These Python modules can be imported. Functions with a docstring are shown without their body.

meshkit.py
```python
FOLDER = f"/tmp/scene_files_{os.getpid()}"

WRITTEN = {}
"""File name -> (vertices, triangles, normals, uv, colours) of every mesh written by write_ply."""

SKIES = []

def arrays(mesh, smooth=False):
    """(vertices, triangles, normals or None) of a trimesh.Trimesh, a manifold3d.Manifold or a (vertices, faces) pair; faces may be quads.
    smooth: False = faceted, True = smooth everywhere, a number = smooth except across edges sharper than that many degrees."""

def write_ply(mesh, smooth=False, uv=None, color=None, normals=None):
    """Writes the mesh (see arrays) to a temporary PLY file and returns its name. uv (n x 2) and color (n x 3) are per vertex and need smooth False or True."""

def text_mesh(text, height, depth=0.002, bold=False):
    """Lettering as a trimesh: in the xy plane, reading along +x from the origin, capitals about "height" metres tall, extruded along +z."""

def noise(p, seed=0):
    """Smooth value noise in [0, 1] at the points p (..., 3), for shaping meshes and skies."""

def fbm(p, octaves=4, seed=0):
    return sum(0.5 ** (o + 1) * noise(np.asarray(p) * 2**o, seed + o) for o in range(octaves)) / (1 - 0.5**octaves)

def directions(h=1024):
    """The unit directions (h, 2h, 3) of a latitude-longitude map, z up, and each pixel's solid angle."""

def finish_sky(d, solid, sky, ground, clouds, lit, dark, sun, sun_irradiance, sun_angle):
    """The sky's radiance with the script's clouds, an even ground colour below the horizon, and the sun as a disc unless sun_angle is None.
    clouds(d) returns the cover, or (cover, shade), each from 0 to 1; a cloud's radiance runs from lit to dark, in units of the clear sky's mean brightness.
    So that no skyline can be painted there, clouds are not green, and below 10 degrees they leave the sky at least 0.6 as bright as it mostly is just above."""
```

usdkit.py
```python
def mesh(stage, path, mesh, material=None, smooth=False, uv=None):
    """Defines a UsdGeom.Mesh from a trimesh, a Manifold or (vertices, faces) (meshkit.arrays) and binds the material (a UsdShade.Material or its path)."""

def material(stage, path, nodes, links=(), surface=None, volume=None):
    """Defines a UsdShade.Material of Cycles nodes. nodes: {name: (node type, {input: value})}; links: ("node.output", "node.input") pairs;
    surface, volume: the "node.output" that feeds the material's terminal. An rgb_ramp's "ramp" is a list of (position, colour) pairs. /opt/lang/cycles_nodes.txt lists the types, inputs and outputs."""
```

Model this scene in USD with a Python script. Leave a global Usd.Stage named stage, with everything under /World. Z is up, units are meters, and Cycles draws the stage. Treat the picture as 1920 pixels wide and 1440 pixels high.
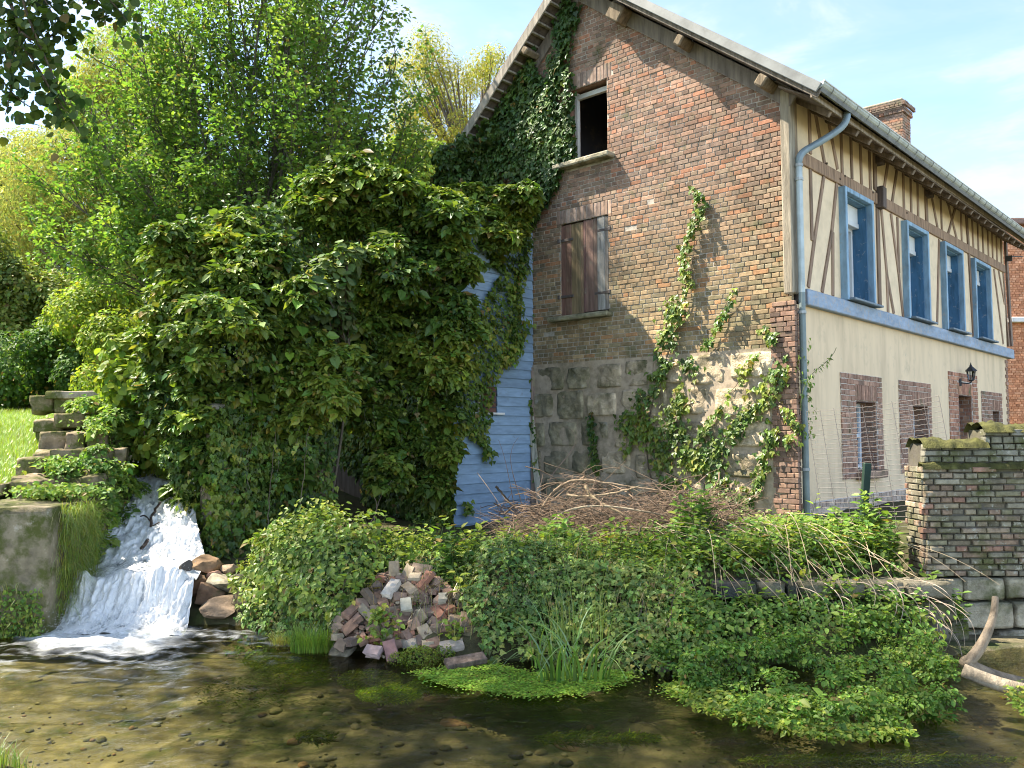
import math, numpy as np, trimesh, usdkit, meshkit
from pxr import Usd, UsdGeom, UsdLux, UsdShade, Gf, Sdf, Vt
T_ = Sdf.ValueTypeNames
stage = Usd.Stage.CreateInMemory()
UsdGeom.SetStageUpAxis(stage, 'Z'); UsdGeom.SetStageMetersPerUnit(stage, 1.0)
UsdGeom.Xform.Define(stage, '/World'); UsdGeom.Scope.Define(stage, '/World/Looks')
# ------------------------------------------------------------------ camera, sky, sun, exposure
FPX, PITCH, ROLL, ZC = 1600.0, math.radians(3.36), math.radians(-0.21), 1.95     # picture 1920 px wide; water level is z = 0
cp, sp, cr, sr = math.cos(PITCH), math.sin(PITCH), math.cos(ROLL), math.sin(ROLL)
CAM = np.array([0, 0, ZC])
cam = UsdGeom.Camera.Define(stage, '/World/camera')
X_, Z_, F_ = np.array([1., 0, 0]), np.array([0, -sp, cp]), np.array([0, cp, sp])
R_, U_ = cr * X_ + sr * Z_, -sr * X_ + cr * Z_
cam.AddTransformOp().Set(Gf.Matrix4d(*R_, 0, *U_, 0, *(-F_), 0, *CAM, 1))
cam.CreateHorizontalApertureAttr(36.0); cam.CreateVerticalApertureAttr(27.0)
cam.CreateFocalLengthAttr(36.0 * FPX / 1920)
cam.CreateClippingRangeAttr((0.05, 2000))
cam.CreateExposureAttr(1.9)
SUN = np.array([-0.96, 0.22, 0.0]); SUN /= np.linalg.norm(SUN)
SUN_EL = math.radians(55)
SUN = np.array([SUN[0] * math.cos(SUN_EL), SUN[1] * math.cos(SUN_EL), math.sin(SUN_EL)])
dome = UsdLux.DomeLight.Define(stage, '/World/sky')
sky_m = usdkit.material(stage, '/World/Looks/sky_look', {
    'sky': ('sky_texture', {'sky_type': 'single_scattering', 'sun_disc': False, 'sun_elevation': SUN_EL, 'sun_rotation': math.atan2(SUN[0], SUN[1]), 'aerosol_density': 0.6, 'air_density': 1.0, 'ozone_density': 1.0}),
    'tc': ('texture_coordinate', {}),
    'mp': ('mapping', {'scale': (1.6, 1.6, 5.0), 'location': (0.3, 0.1, 0.45)}),
    'n': ('noise_texture', {'scale': 2.1, 'detail': 9.0, 'roughness': 0.62, 'distortion': 0.35}),
    'r': ('rgb_ramp', {'ramp': [(0.38, (0.03, 0.03, 0.03)), (0.5, (0.13, 0.13, 0.13)), (0.62, (0.5, 0.5, 0.5)), (0.76, (0.85, 0.85, 0.85))]}),
    'mx': ('mix_color', {'b': (3.3, 3.3, 3.25), 'use_clamp': False}),
    'bg': ('background_shader', {'strength': 0.105})},
    [('tc.generated', 'mp.vector'), ('mp.vector', 'n.vector'), ('n.fac', 'r.fac'), ('r.color', 'mx.fac'), ('sky.color', 'mx.a'), ('mx.result', 'bg.color')], surface='bg.background')
UsdShade.MaterialBindingAPI.Apply(dome.GetPrim()).Bind(sky_m)
dome.GetPrim().SetCustomDataByKey('kind', 'structure')
sun = UsdLux.DistantLight.Define(stage, '/World/sun')
sun.CreateIntensityAttr(1.2); sun.CreateAngleAttr(0.5); sun.CreateColorAttr(Gf.Vec3f(1.0, 0.90, 0.74))
sun.GetPrim().CreateAttribute('inputs:normalize', T_.Bool).Set(True)
zq = SUN; xq = np.cross([0, 0, 1], zq); xq /= np.linalg.norm(xq); yq = np.cross(zq, xq)
sun.AddTransformOp().Set(Gf.Matrix4d(*xq, 0, *yq, 0, *zq, 0, 0, 0, 30, 1))

# ------------------------------------------------------------------ measuring: a line of sight met with a real plane or distance
def ray(px, py):
    a, b = px - 960., py - 720.
    u, v = a * cr + b * sr, -a * sr + b * cr
    return np.array([u / FPX, cp + v / FPX * sp, sp - v / FPX * cp])
def at(px, py, Y): r = ray(px, py); return CAM + r * (Y / r[1])
def onz(px, py, z): r = ray(px, py); return CAM + r * ((z - ZC) / r[2])
TH = math.radians(47.74)
C0 = np.array([3.8425, 11.6, 0.]); D2 = np.array([math.cos(TH), math.sin(TH), 0]); D1 = np.array([-math.sin(TH), math.cos(TH), 0]); UP = np.array([0, 0, 1.])
def onp(px, py, p0, n): r = ray(px, py); return CAM + r * (np.dot(p0 - CAM, n) / np.dot(r, n))
def hloc(p): p = np.asarray(p) - C0; return np.array([p @ D2, p @ D1, p[2]])
def gab(px, py, off=0.): return hloc(onp(px, py, C0 - D2 * off, D2))      # on the gable wall, in the house's own axes
def fac(px, py, off=0.): return hloc(onp(px, py, C0 - D1 * off, D1))      # on the long front
def wl(p): p = np.asarray(p, float); return C0 + p[..., 0:1] * D2 + p[..., 1:2] * D1 + p[..., 2:3] * UP
def fbm(p, o=4, s=0): return meshkit.fbm(np.asarray(p, float), o, s)
def nrm(a): return a / np.maximum(np.linalg.norm(a, axis=-1, keepdims=True), 1e-9)

# ------------------------------------------------------------------ meshes: (vertices, triangles, colours)
def M(v, f, c=(.5, .5, .5)):
    v = np.asarray(v, float).reshape(-1, 3); f = np.asarray(f, int).reshape(-1, 3)
    c = np.broadcast_to(np.asarray(c, float), v.shape) if np.ndim(c) == 1 else np.asarray(c, float)
    return (v, f, c)
def cat(ms):
    ms = [m for m in ms if len(m[0])]
    o = np.cumsum([0] + [len(m[0]) for m in ms])[:-1]
    return (np.vstack([m[0] for m in ms]), np.vstack([m[1] + k for m, k in zip(ms, o)]), np.vstack([m[2] for m in ms]))
def quads(q): q = np.asarray(q, int); return np.vstack([q[:, [0, 1, 2]], q[:, [0, 2, 3]]])
SG = np.array([[i, j, k] for i in (-1, 1) for j in (-1, 1) for k in (-1, 1)], float)
def _chamfer():
    hull = None
    pts = []
    for s in SG:
        for ax in range(3):
            e = np.zeros(3); e[ax] = 1; pts.append((s, e))
    # vertices: corner sign s, with the full extent along ax only
    S = np.array([p[0] for p in pts]); E = np.array([p[1] for p in pts])
    v = S * (1 - (1 - E) * .1)
    h = trimesh.convex.convex_hull(v)
    from scipy.spatial import cKDTree
    ix = cKDTree(v).query(h.vertices)[1]
    return S, E, ix[h.faces]
CH_S, CH_E, CH_F = _chamfer()
def box(c, size, R=None, bev=0.0, col=(.5, .5, .5)):
    """A box about c; R rows are its axes; bev chamfers every edge."""
    h = np.asarray(size, float) / 2
    if bev:
        v = CH_S * (h - (1 - CH_E) * min(bev, h.min() * .9)); f = CH_F
    else:
        v = SG * h; f = quads([[0, 1, 3, 2], [4, 6, 7, 5], [0, 4, 5, 1], [2, 3, 7, 6], [0, 2, 6, 4], [1, 5, 7, 3]])
    if R is not None: v = v @ np.asarray(R)
    return M(v + np.asarray(c, float), f, col)
def beam(p0, p1, w, d, n, bev=.008, col=(.5, .5, .5)):
    """A timber from p0 to p1, w wide across and d deep along n."""
    p0, p1 = np.asarray(p0, float), np.asarray(p1, float)
    a = p1 - p0; L = np.linalg.norm(a); a = a / L
    n = np.asarray(n, float); n = n - a * (n @ a); n /= np.linalg.norm(n); b = np.cross(n, a)
    return box((p0 + p1) / 2, (L, w, d), np.array([a, b, n]), bev, col)
def tube(P, r, n=6, col=(.5, .5, .5), cap=True):
    P = np.asarray(P, float); r = np.broadcast_to(np.asarray(r, float), (len(P),))
    t = nrm(np.gradient(P, axis=0))
    ref = np.array([0, 0, 1.]) if abs(t[:, 2]).mean() < .8 else np.array([1., 0, 0])
    a = nrm(np.cross(t, ref)); b = np.cross(t, a); g = np.arange(n) * 2 * np.pi / n
    v = P[:, None] + r[:, None, None] * (np.cos(g)[None, :, None] * a[:, None] + np.sin(g)[None, :, None] * b[:, None])
    i, j = np.meshgrid(np.arange(len(P) - 1), np.arange(n), indexing='ij')
    q = np.stack([i * n + j, i * n + (j + 1) % n, (i + 1) * n + (j + 1) % n, (i + 1) * n + j], -1).reshape(-1, 4)
    v = v.reshape(-1, 3); f = quads(q[:, ::-1])
    if cap:
        k = len(v); v = np.vstack([v, P[:1], P[-1:]]); jj = np.arange(n); m = (len(P) - 1) * n
        f = np.vstack([f, np.stack([np.full(n, k), (jj + 1) % n, jj], 1)[:, [0, 2, 1]], np.stack([np.full(n, k + 1), m + jj, m + (jj + 1) % n], 1)[:, [0, 2, 1]]])
    return M(v, f, col)
def grid(P, col=(.5, .5, .5)):
    h, w = P.shape[:2]
    i, j = np.meshgrid(np.arange(h - 1), np.arange(w - 1), indexing='ij')
    q = np.stack([i * w + j, i * w + j + 1, (i + 1) * w + j + 1, (i + 1) * w + j], -1).reshape(-1, 4)
    c = col if np.ndim(col) == 1 else np.asarray(col).reshape(-1, 3)
    return M(P.reshape(-1, 3), quads(q), c)
def curve(pts, n=12):
    from scipy.interpolate import CubicSpline
    pts = np.asarray(pts, float)
    if len(pts) == 2: return pts[0] + np.linspace(0, 1, n)[:, None] * (pts[1] - pts[0])
    t = np.concatenate([[0], np.cumsum(np.linalg.norm(np.diff(pts, axis=0), axis=1))])
    return CubicSpline(t, pts)(np.linspace(0, t[-1], n))
ICO = {k: trimesh.creation.icosphere(k, 1.0) for k in (1, 2, 3)}
def rock(c, rad, seed, sub=2, cuts=7, rough=.06, rz=None, col=(.3, .28, .24)):
    """A broken stone: a ball cut by planes, then weathered."""
    g = np.random.default_rng(seed); v = ICO[sub].vertices.copy()
    for _ in range(cuts):
        n = nrm(g.normal(size=3)); d = g.uniform(.42, .72); k = v @ n; v = v - np.clip(k - d, 0, None)[:, None] * n
    v *= (1 + rough * 2 * (fbm(v * 2.5 + seed, 3, seed % 97) - .5))[:, None]
    v = v / np.abs(v).max(0)
    a = g.uniform(0, 6.28) if rz is None else rz
    v = v * np.asarray(rad); v = v @ np.array([[math.cos(a), math.sin(a), 0], [-math.sin(a), math.cos(a), 0], [0, 0, 1]])
    return M(v + np.asarray(c), ICO[sub].faces, col)
def vnormals(v, f):
    fn = np.cross(v[f[:, 1]] - v[f[:, 0]], v[f[:, 2]] - v[f[:, 0]]); n = np.zeros_like(v)
    for k in range(3):
        for a in range(3): n[:, a] += np.bincount(f[:, k], fn[:, a], len(v))
    return nrm(n)
# ------------------------------------------------------------------ prims: things, parts
USED = {}
def numbered(parent, name):
    k = USED.get((parent, name), 0); USED[(parent, name)] = k + 1
    return f'{parent}/{name}' + (f'_{k:03d}' if k else '')
def setdata(prim, **kw):
    for k, v in kw.items():
        if v: prim.SetCustomDataByKey(k, v)
def emit(path, m, mat, smooth=False, inv=None):
    v, f, c = m
    if inv is not None: v = v @ inv[0] + inv[1]
    g = UsdGeom.Mesh.Define(stage, path)
    assert len(c) == len(v) and f.max() < len(v), path
    g.CreatePointsAttr(Vt.Vec3fArray.FromNumpy(np.ascontiguousarray(v, np.float32)))
    g.CreateFaceVertexCountsAttr(Vt.IntArray.FromNumpy(np.full(len(f), 3, np.int32)))
    g.CreateFaceVertexIndicesAttr(Vt.IntArray.FromNumpy(np.ascontiguousarray(f.ravel(), np.int32)))
    g.CreateSubdivisionSchemeAttr('none')
    if smooth:
        g.CreateNormalsAttr(Vt.Vec3fArray.FromNumpy(vnormals(v, f).astype(np.float32))); g.SetNormalsInterpolation('vertex')
    UsdGeom.PrimvarsAPI(g).CreatePrimvar('tint', T_.Color3fArray, 'vertex').Set(Vt.Vec3fArray.FromNumpy(np.ascontiguousarray(c, np.float32)))
    UsdShade.MaterialBindingAPI.Apply(g.GetPrim()).Bind(L[mat])
    return g.GetPrim()
class Thing:
    """An Xform at the thing's base; parts are given in world axes (or in the thing's own, local=True)."""
    def __init__(s, name, label, cat, loc=(0, 0, 0), rz=0., group=None, kind=None):
        s.path = numbered('/World', name); x = UsdGeom.Xform.Define(stage, s.path); s.prim = x.GetPrim()
        loc = np.asarray(loc, float); x.AddTranslateOp().Set(Gf.Vec3d(*loc))
        if rz: x.AddRotateZOp().Set(math.degrees(rz))
        Rm = np.array([[math.cos(rz), math.sin(rz), 0], [-math.sin(rz), math.cos(rz), 0], [0, 0, 1]])  # rows: own axes in the world
        s.inv = (Rm.T, -loc @ Rm.T)
        setdata(s.prim, label=label, category=cat, group=group, kind=kind)
    def part(s, name, m, mat, label=None, kind=None, parent=None, local=False, smooth=False):
        path = numbered(parent or s.path, name)
        p = emit(path, m, mat, smooth, None if local else s.inv); setdata(p, label=label, kind=kind)
        return path
def solo(name, m, mat, label, cat, group=None, kind=None, smooth=False, centre=True):
    """A thing that is one mesh, with its origin at its base."""
    path = numbered('/World', name)
    o = np.append(m[0][:, :2].mean(0), m[0][:, 2].min()) if centre else np.zeros(3)
    p = emit(path, (m[0] - o, m[1], m[2]), mat, smooth)
    UsdGeom.Xformable(p).AddTranslateOp().Set(Gf.Vec3d(*o)); setdata(p, label=label, category=cat, group=group, kind=kind)
    return p
def struct(name, m, mat, smooth=False, label=None):
    p = emit(numbered('/World', name), m, mat, smooth); setdata(p, kind='structure', label=label); return p

# ------------------------------------------------------------------ materials
L = {}
def tinted(name, scale=6., lo=.6, hi=1.35, rough=.85, bump=.25, bscale=40., bdist=.01, spec=.3, moss=None, stain=None, stretch=(1, 1, 1), metallic=0., vor=False):
    """The thing's own colour (primvar tint) under grain, blotches, relief and, where asked, moss or stains with shapes of their own."""
    n = {'a': ('attribute', {'attribute': 'tint'}), 'g': ('geometry', {}), 'm': ('mapping', {'scale': stretch}),
         'n1': ('noise_texture', {'scale': scale, 'detail': 6., 'roughness': .62}), 'r1': ('rgb_ramp', {'ramp': [(.3, (lo,) * 3), (.5, (1., 1., 1.)), (.7, (hi,) * 3)]}),
         'mul': ('mix_color', {'blend_type': 'multiply', 'fac': 1.0, 'use_clamp': False}),
         'n2': ('noise_texture', {'scale': bscale, 'detail': 5., 'roughness': .7}), 'b': ('bump', {'strength': bump, 'distance': bdist}),
         'p': ('principled_bsdf', {'roughness': rough, 'specular_ior_level': spec, 'metallic': metallic})}
    l = [('g.position', 'm.vector'), ('m.vector', 'n1.vector'), ('m.vector', 'n2.vector'), ('n1.fac', 'r1.fac'), ('a.color', 'mul.a'), ('r1.color', 'mul.b'), ('n2.fac', 'b.height'), ('b.normal', 'p.normal')]
    last = 'mul.result'
    for k, (key, val) in enumerate((('moss', moss), ('stain', stain))):
        if val:
            col, sc, lo_, hi_ = val
            n['ns' + key] = ('noise_texture', {'scale': sc, 'detail': 8., 'roughness': .7}); n['rs' + key] = ('rgb_ramp', {'ramp': [(lo_, (0., 0., 0.)), (hi_, (1., 1., 1.))]})
            n['mx' + key] = ('mix_color', {'b': col}); l += [('g.position', f'ns{key}.vector'), (f'ns{key}.fac', f'rs{key}.fac'), (f'rs{key}.color', f'mx{key}.fac'), (last, f'mx{key}.a')]
            last = f'mx{key}.result'
    l.append((last, 'p.base_color'))
    L[name] = usdkit.material(stage, '/World/Looks/' + name, n, l, surface='p.BSDF')
def leaf(name, trans=.35, gloss=.06, rough=.35, tcol=(1.25, 1.3, .55)):
    n = {'a': ('attribute', {'attribute': 'tint'}), 'd': ('diffuse_bsdf', {}), 't': ('translucent_bsdf', {}), 'tc': ('mix_color', {'blend_type': 'multiply', 'fac': 1., 'b': tcol, 'use_clamp': False}),
         'm1': ('mix_closure', {'fac': trans}), 'gl': ('glossy_bsdf', {'color': (.9, .95, 1.), 'roughness': rough}), 'lw': ('layer_weight', {'blend': .35}), 'k': ('math', {'math_type': 'multiply_add', 'value2': gloss * 3, 'value3': gloss * .5}), 'm2': ('mix_closure', {})}
    L[name] = usdkit.material(stage, '/World/Looks/' + name, n, [('a.color', 'd.color'), ('a.color', 'tc.a'), ('tc.result', 't.color'), ('d.BSDF', 'm1.closure1'), ('t.BSDF', 'm1.closure2'), ('lw.fresnel', 'k.value1'), ('k.value', 'm2.fac'), ('m1.closure', 'm2.closure1'), ('gl.BSDF', 'm2.closure2')], surface='m2.closure')
leaf('leaf', .42, .03, .5); leaf('ivy_leaf', .30, .045, .42, (1.2, 1.25, .5)); leaf('grass_blade', .35, .04, .4)
tinted('brick', 14, .7, 1.3, .9, .5, 90, .006, .25, moss=((.10, .115, .055), 2.3, .56, .74))
tinted('brick_old', 11, .5, 1.4, .95, .9, 60, .01, .2, moss=((.085, .09, .035), 3.4, .50, .66), stain=((.34, .33, .27), 13., .57, .66))
tinted('brick_clean', 14, .72, 1.28, .9, .4, 90, .005, .25)
tinted('mortar', 9, .7, 1.2, .95, .6, 60, .006, .15, moss=((.14, .13, .075), 1.4, .52, .7))
tinted('mortar_clean', 9, .8, 1.15, .95, .5, 60, .006, .15)
tinted('stone', 5, .5, 1.5, .92, 1., 30, .03, .2, moss=((.095, .10, .045), 2.0, .5, .68), stain=((.40, .38, .34), 3.1, .6, .74))
tinted('old_stone', 6, .5, 1.45, .92, .9, 30, .02, .2, moss=((.075, .085, .022), 3.4, .44, .58), stain=((.42, .39, .33), 6., .62, .72))
tinted('rock', 9, .55, 1.45, .85, .8, 34, .015, .35, moss=((.07, .075, .03), 4., .55, .7))
tinted('plaster', 1.3, .80, 1.10, .95, .4, 60, .005, .2, stain=((.47, .38, .26), 2.4, .55, .82), moss=((.52, .44, .32), 9., .60, .75), stretch=(2.2, 2.2, .45))
tinted('cob', 3., .86, 1.1, .95, .45, 50, .006, .2, stain=((.58, .46, .30), 4, .56, .8))
tinted('timber', 5, .55, 1.4, .85, .6, 26, .008, .25, stretch=(3, 3, .35), stain=((.32, .27, .22), 40., .6, .72))
tinted('grey_timber', 6, .5, 1.5, .88, .9, 30, .012, .2, stretch=(3, 3, .3))
tinted('shutter_wood', 4, .55, 1.5, .85, .6, 40, .006, .25, stretch=(5, 5, .4), stain=((.22, .20, .15), 5., .55, .72))
tinted('blue_board', 3, .8, 1.2, .75, .5, 50, .004, .3, stretch=(1, 1, 5), stain=((.20, .20, .21), 7., .60, .78))
tinted('blue_paint', 5, .65, 1.3, .7, .4, 40, .005, .3, stretch=(2, 2, .5), stain=((.30, .33, .36), 11., .58, .68))
tinted('worn_blue', 3, .75, 1.25, .75, .5, 40, .005, .3, stretch=(1, 1, 3), stain=((.36, .34, .33), 13., .5, .64))
tinted('white_paint', 5, .9, 1.08, .5, .1, 60, .002, .4)
tinted('zinc', 4, .75, 1.2, .55, .15, 30, .003, .4, metallic=.3)
tinted('iron', 20, .7, 1.3, .55, .3, 90, .003, .45)
tinted('slate', 8, .7, 1.3, .6, .4, 40, .006, .4)
tinted('bark', 12, .5, 1.5, .9, .9, 26, .02, .2, stretch=(1, 1, .35))
tinted('twig', 12, .6, 1.4, .85, .3, 60, .004, .25)
tinted('soil', 4, .5, 1.5, .95, .9, 24, .02, .15, moss=((.055, .075, .02), 2., .45, .65))
tinted('turf', 3, .7, 1.3, .95, .7, 40, .02, .15)
tinted('bed', 2.6, .45, 1.7, .9, .9, 14, .03, .2, moss=((.035, .055, .012), 1.6, .50, .66), stain=((.30, .26, .17), 2.9, .56, .74))
tinted('weed', 12, .5, 1.5, .8, .9, 60, .02, .3)
tinted('far_brick', 10, .75, 1.25, .9, .3, 60, .004, .2)
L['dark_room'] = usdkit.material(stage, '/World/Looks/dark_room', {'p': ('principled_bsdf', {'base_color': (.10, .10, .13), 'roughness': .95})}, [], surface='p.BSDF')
L['pane'] = usdkit.material(stage, '/World/Looks/pane', {'f': ('fresnel', {'IOR': 1.5}), 't': ('transparent_bsdf', {'color': (.8, .84, .86)}), 'g': ('glossy_bsdf', {'roughness': .02}), 'm': ('mix_closure', {})}, [('f.fac', 'm.fac'), ('t.BSDF', 'm.closure1'), ('g.BSDF', 'm.closure2')], surface='m.closure')
# stream: clear over its bed, reflecting by angle; foam (primvar tint) where the water is broken
L['water'] = usdkit.material(stage, '/World/Looks/water', {
    'g': ('geometry', {}), 'm': ('mapping', {'scale': (1., 1.7, 1.)}), 'n': ('noise_texture', {'scale': 11., 'detail': 5., 'roughness': .6, 'distortion': .8}), 'b': ('bump', {'strength': .38, 'distance': .03}),
    'f': ('fresnel', {'IOR': 1.33}), 't': ('transparent_bsdf', {'color': (.77, .78, .60)}), 'gl': ('glossy_bsdf', {'roughness': .03}), 'mx': ('mix_closure', {}),
    'a': ('attribute', {'attribute': 'tint'}), 'm3': ('mapping', {'scale': (13., 30., 13.)}), 'n3': ('noise_texture', {'scale': 1., 'detail': 6., 'roughness': .75, 'distortion': 1.2}), 'k3': ('math', {'math_type': 'multiply_add', 'value2': 2.2, 'value3': -.45}), 'f3': ('math', {'math_type': 'multiply', 'use_clamp': True}), 'fo': ('diffuse_bsdf', {'color': (.80, .83, .84)}), 'mf': ('mix_closure', {})},
    [('g.position', 'm.vector'), ('m.vector', 'n.vector'), ('n.fac', 'b.height'), ('b.normal', 'f.normal'), ('b.normal', 'gl.normal'), ('f.fac', 'mx.fac'), ('t.BSDF', 'mx.closure1'), ('gl.BSDF', 'mx.closure2'), ('g.position', 'm3.vector'), ('m3.vector', 'n3.vector'), ('n3.fac', 'k3.value1'), ('k3.value', 'f3.value1'), ('a.fac', 'f3.value2'), ('f3.value', 'mf.fac'), ('mx.closure', 'mf.closure1'), ('fo.BSDF', 'mf.closure2')], surface='mf.closure')
L['falls'] = usdkit.material(stage, '/World/Looks/falls', {
    'a': ('attribute', {'attribute': 'tint'}), 'g': ('geometry', {}), 'm': ('mapping', {'scale': (24., 11., 11.)}), 'n': ('noise_texture', {'scale': 1., 'detail': 7., 'roughness': .72, 'distortion': .7}), 'b': ('bump', {'strength': .6, 'distance': .025}),
    'k': ('math', {'math_type': 'multiply_add', 'value2': 2.3, 'value3': -.82}), 'ad': ('math', {'math_type': 'add', 'use_clamp': True}),
    'cr': ('rgb_ramp', {'ramp': [(.28, (.50, .52, .53)), (.46, (.70, .71, .72)), (.6, (.80, .80, .80))]}),
    'd': ('principled_bsdf', {'base_color': (.13, .15, .15), 'roughness': .12}), 'fo': ('principled_bsdf', {'roughness': .6, 'specular_ior_level': .2}), 'mx': ('mix_closure', {})},
    [('g.position', 'm.vector'), ('m.vector', 'n.vector'), ('n.fac', 'b.height'), ('n.fac', 'k.value1'), ('k.value', 'ad.value1'), ('a.fac', 'ad.value2'), ('n.fac', 'cr.fac'), ('cr.color', 'fo.base_color'), ('b.normal', 'd.normal'), ('b.normal', 'fo.normal'), ('ad.value', 'mx.fac'), ('d.BSDF', 'mx.closure1'), ('fo.BSDF', 'mx.closure2')], surface='mx.closure')

# ------------------------------------------------------------------ foliage
LT = {  # leaf outlines: along x, across y, folded about the midrib
    'rhomb': (np.array([[0, 0, 0], [.45, .3, .09], [1, 0, -.05], [.45, -.3, .09]]), np.array([[0, 2, 1], [0, 3, 2]])),
    'lance': (np.array([[0, 0, 0], [.4, .13, .04], [1, 0, -.15], [.4, -.13, .04]]), np.array([[0, 2, 1], [0, 3, 2]])),
    'ovate': (np.array([[0, 0, 0], [.25, .33, .07], [.6, .30, .05], [1, 0, -.12], [.6, -.30, .05], [.25, -.33, .07]]), np.array([[0, 3, 1], [1, 3, 2], [0, 5, 3], [5, 4, 3]])),
    'ivy': (np.array([[0, 0, 0], [-.12, .32, .03], [.22, .52, .0], [.48, .27, .05], [1, 0, -.12], [.48, -.27, .05], [.22, -.52, .0], [-.12, -.32, .03]]), np.array([[0, 2, 1], [0, 3, 2], [0, 4, 3], [0, 5, 4], [0, 6, 5], [0, 7, 6]])),
    'round': (np.array([[0, 0, 0], [.15, .4, .05], [.55, .46, .04], [.9, .2, .0], [1.02, 0, -.04], [.9, -.2, .0], [.55, -.46, .04], [.15, -.4, .05]]), np.array([[0, 2, 1], [0, 3, 2], [0, 4, 3], [0, 5, 4], [0, 6, 5], [0, 7, 6]])),
}
def leaves(P, N, T, S, kind, C):
    v, f = LT[kind]; P = np.asarray(P); n = len(P)
    N = nrm(N); T = nrm(T - N * (N * T).sum(1, keepdims=True)); B = np.cross(N, T)
    V = P[:, None] + S[:, None, None] * (v[None, :, 0:1] * T[:, None] + v[None, :, 1:2] * B[:, None] + v[None, :, 2:3] * N[:, None])
    k = len(v); return (V.reshape(-1, 3), (f[None] + (np.arange(n) * k)[:, None, None]).reshape(-1, 3), np.repeat(C, k, 0))
def pal(g, n, cols, w=None, jit=.18, P=None, clump=1.2, seed=0):
    """Leaf colours: a palette picked at random and by clump, each leaf a little lighter or darker."""
    cols = np.asarray(cols, float) * np.array([1.6, 1.5, 1.15]); t = g.random(n)
    if P is not None: t = np.clip(.55 * t + .45 * np.clip((fbm(P * clump, 3, seed) - .5) * 2.6 + .5, 0, 1), 0, .999)
    x = t * (len(cols) - 1); i = np.minimum(x.astype(int), len(cols) - 2); a = (x - i)[:, None]
    C = (cols[i] * (1 - a) + cols[i + 1] * a) * np.exp(g.normal(0, jit, n))[:, None] * np.exp(g.normal(0, .10, (n, 3)) * [1.3, .5, 1.])
    old = g.random(n) < .018; C[old] = np.array([.24, .17, .05]) * g.uniform(.6, 1.3, (old.sum(), 1)); return C
def ball(g, n): return nrm(g.normal(size=(n, 3)))
GREEN = [(.028, .062, .016), (.045, .095, .022), (.075, .14, .03), (.11, .18, .04)]
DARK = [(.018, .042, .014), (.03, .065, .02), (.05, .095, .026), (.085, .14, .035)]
LIME = [(.07, .12, .022), (.11, .17, .03), (.16, .22, .04), (.21, .26, .055)]
WILLOW = [(.13, .16, .075), (.19, .22, .10), (.25, .27, .125), (.30, .31, .15)]
IVYC = [(.022, .05, .014), (.045, .088, .02), (.082, .138, .028), (.135, .19, .036), (.20, .225, .05)]
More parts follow.
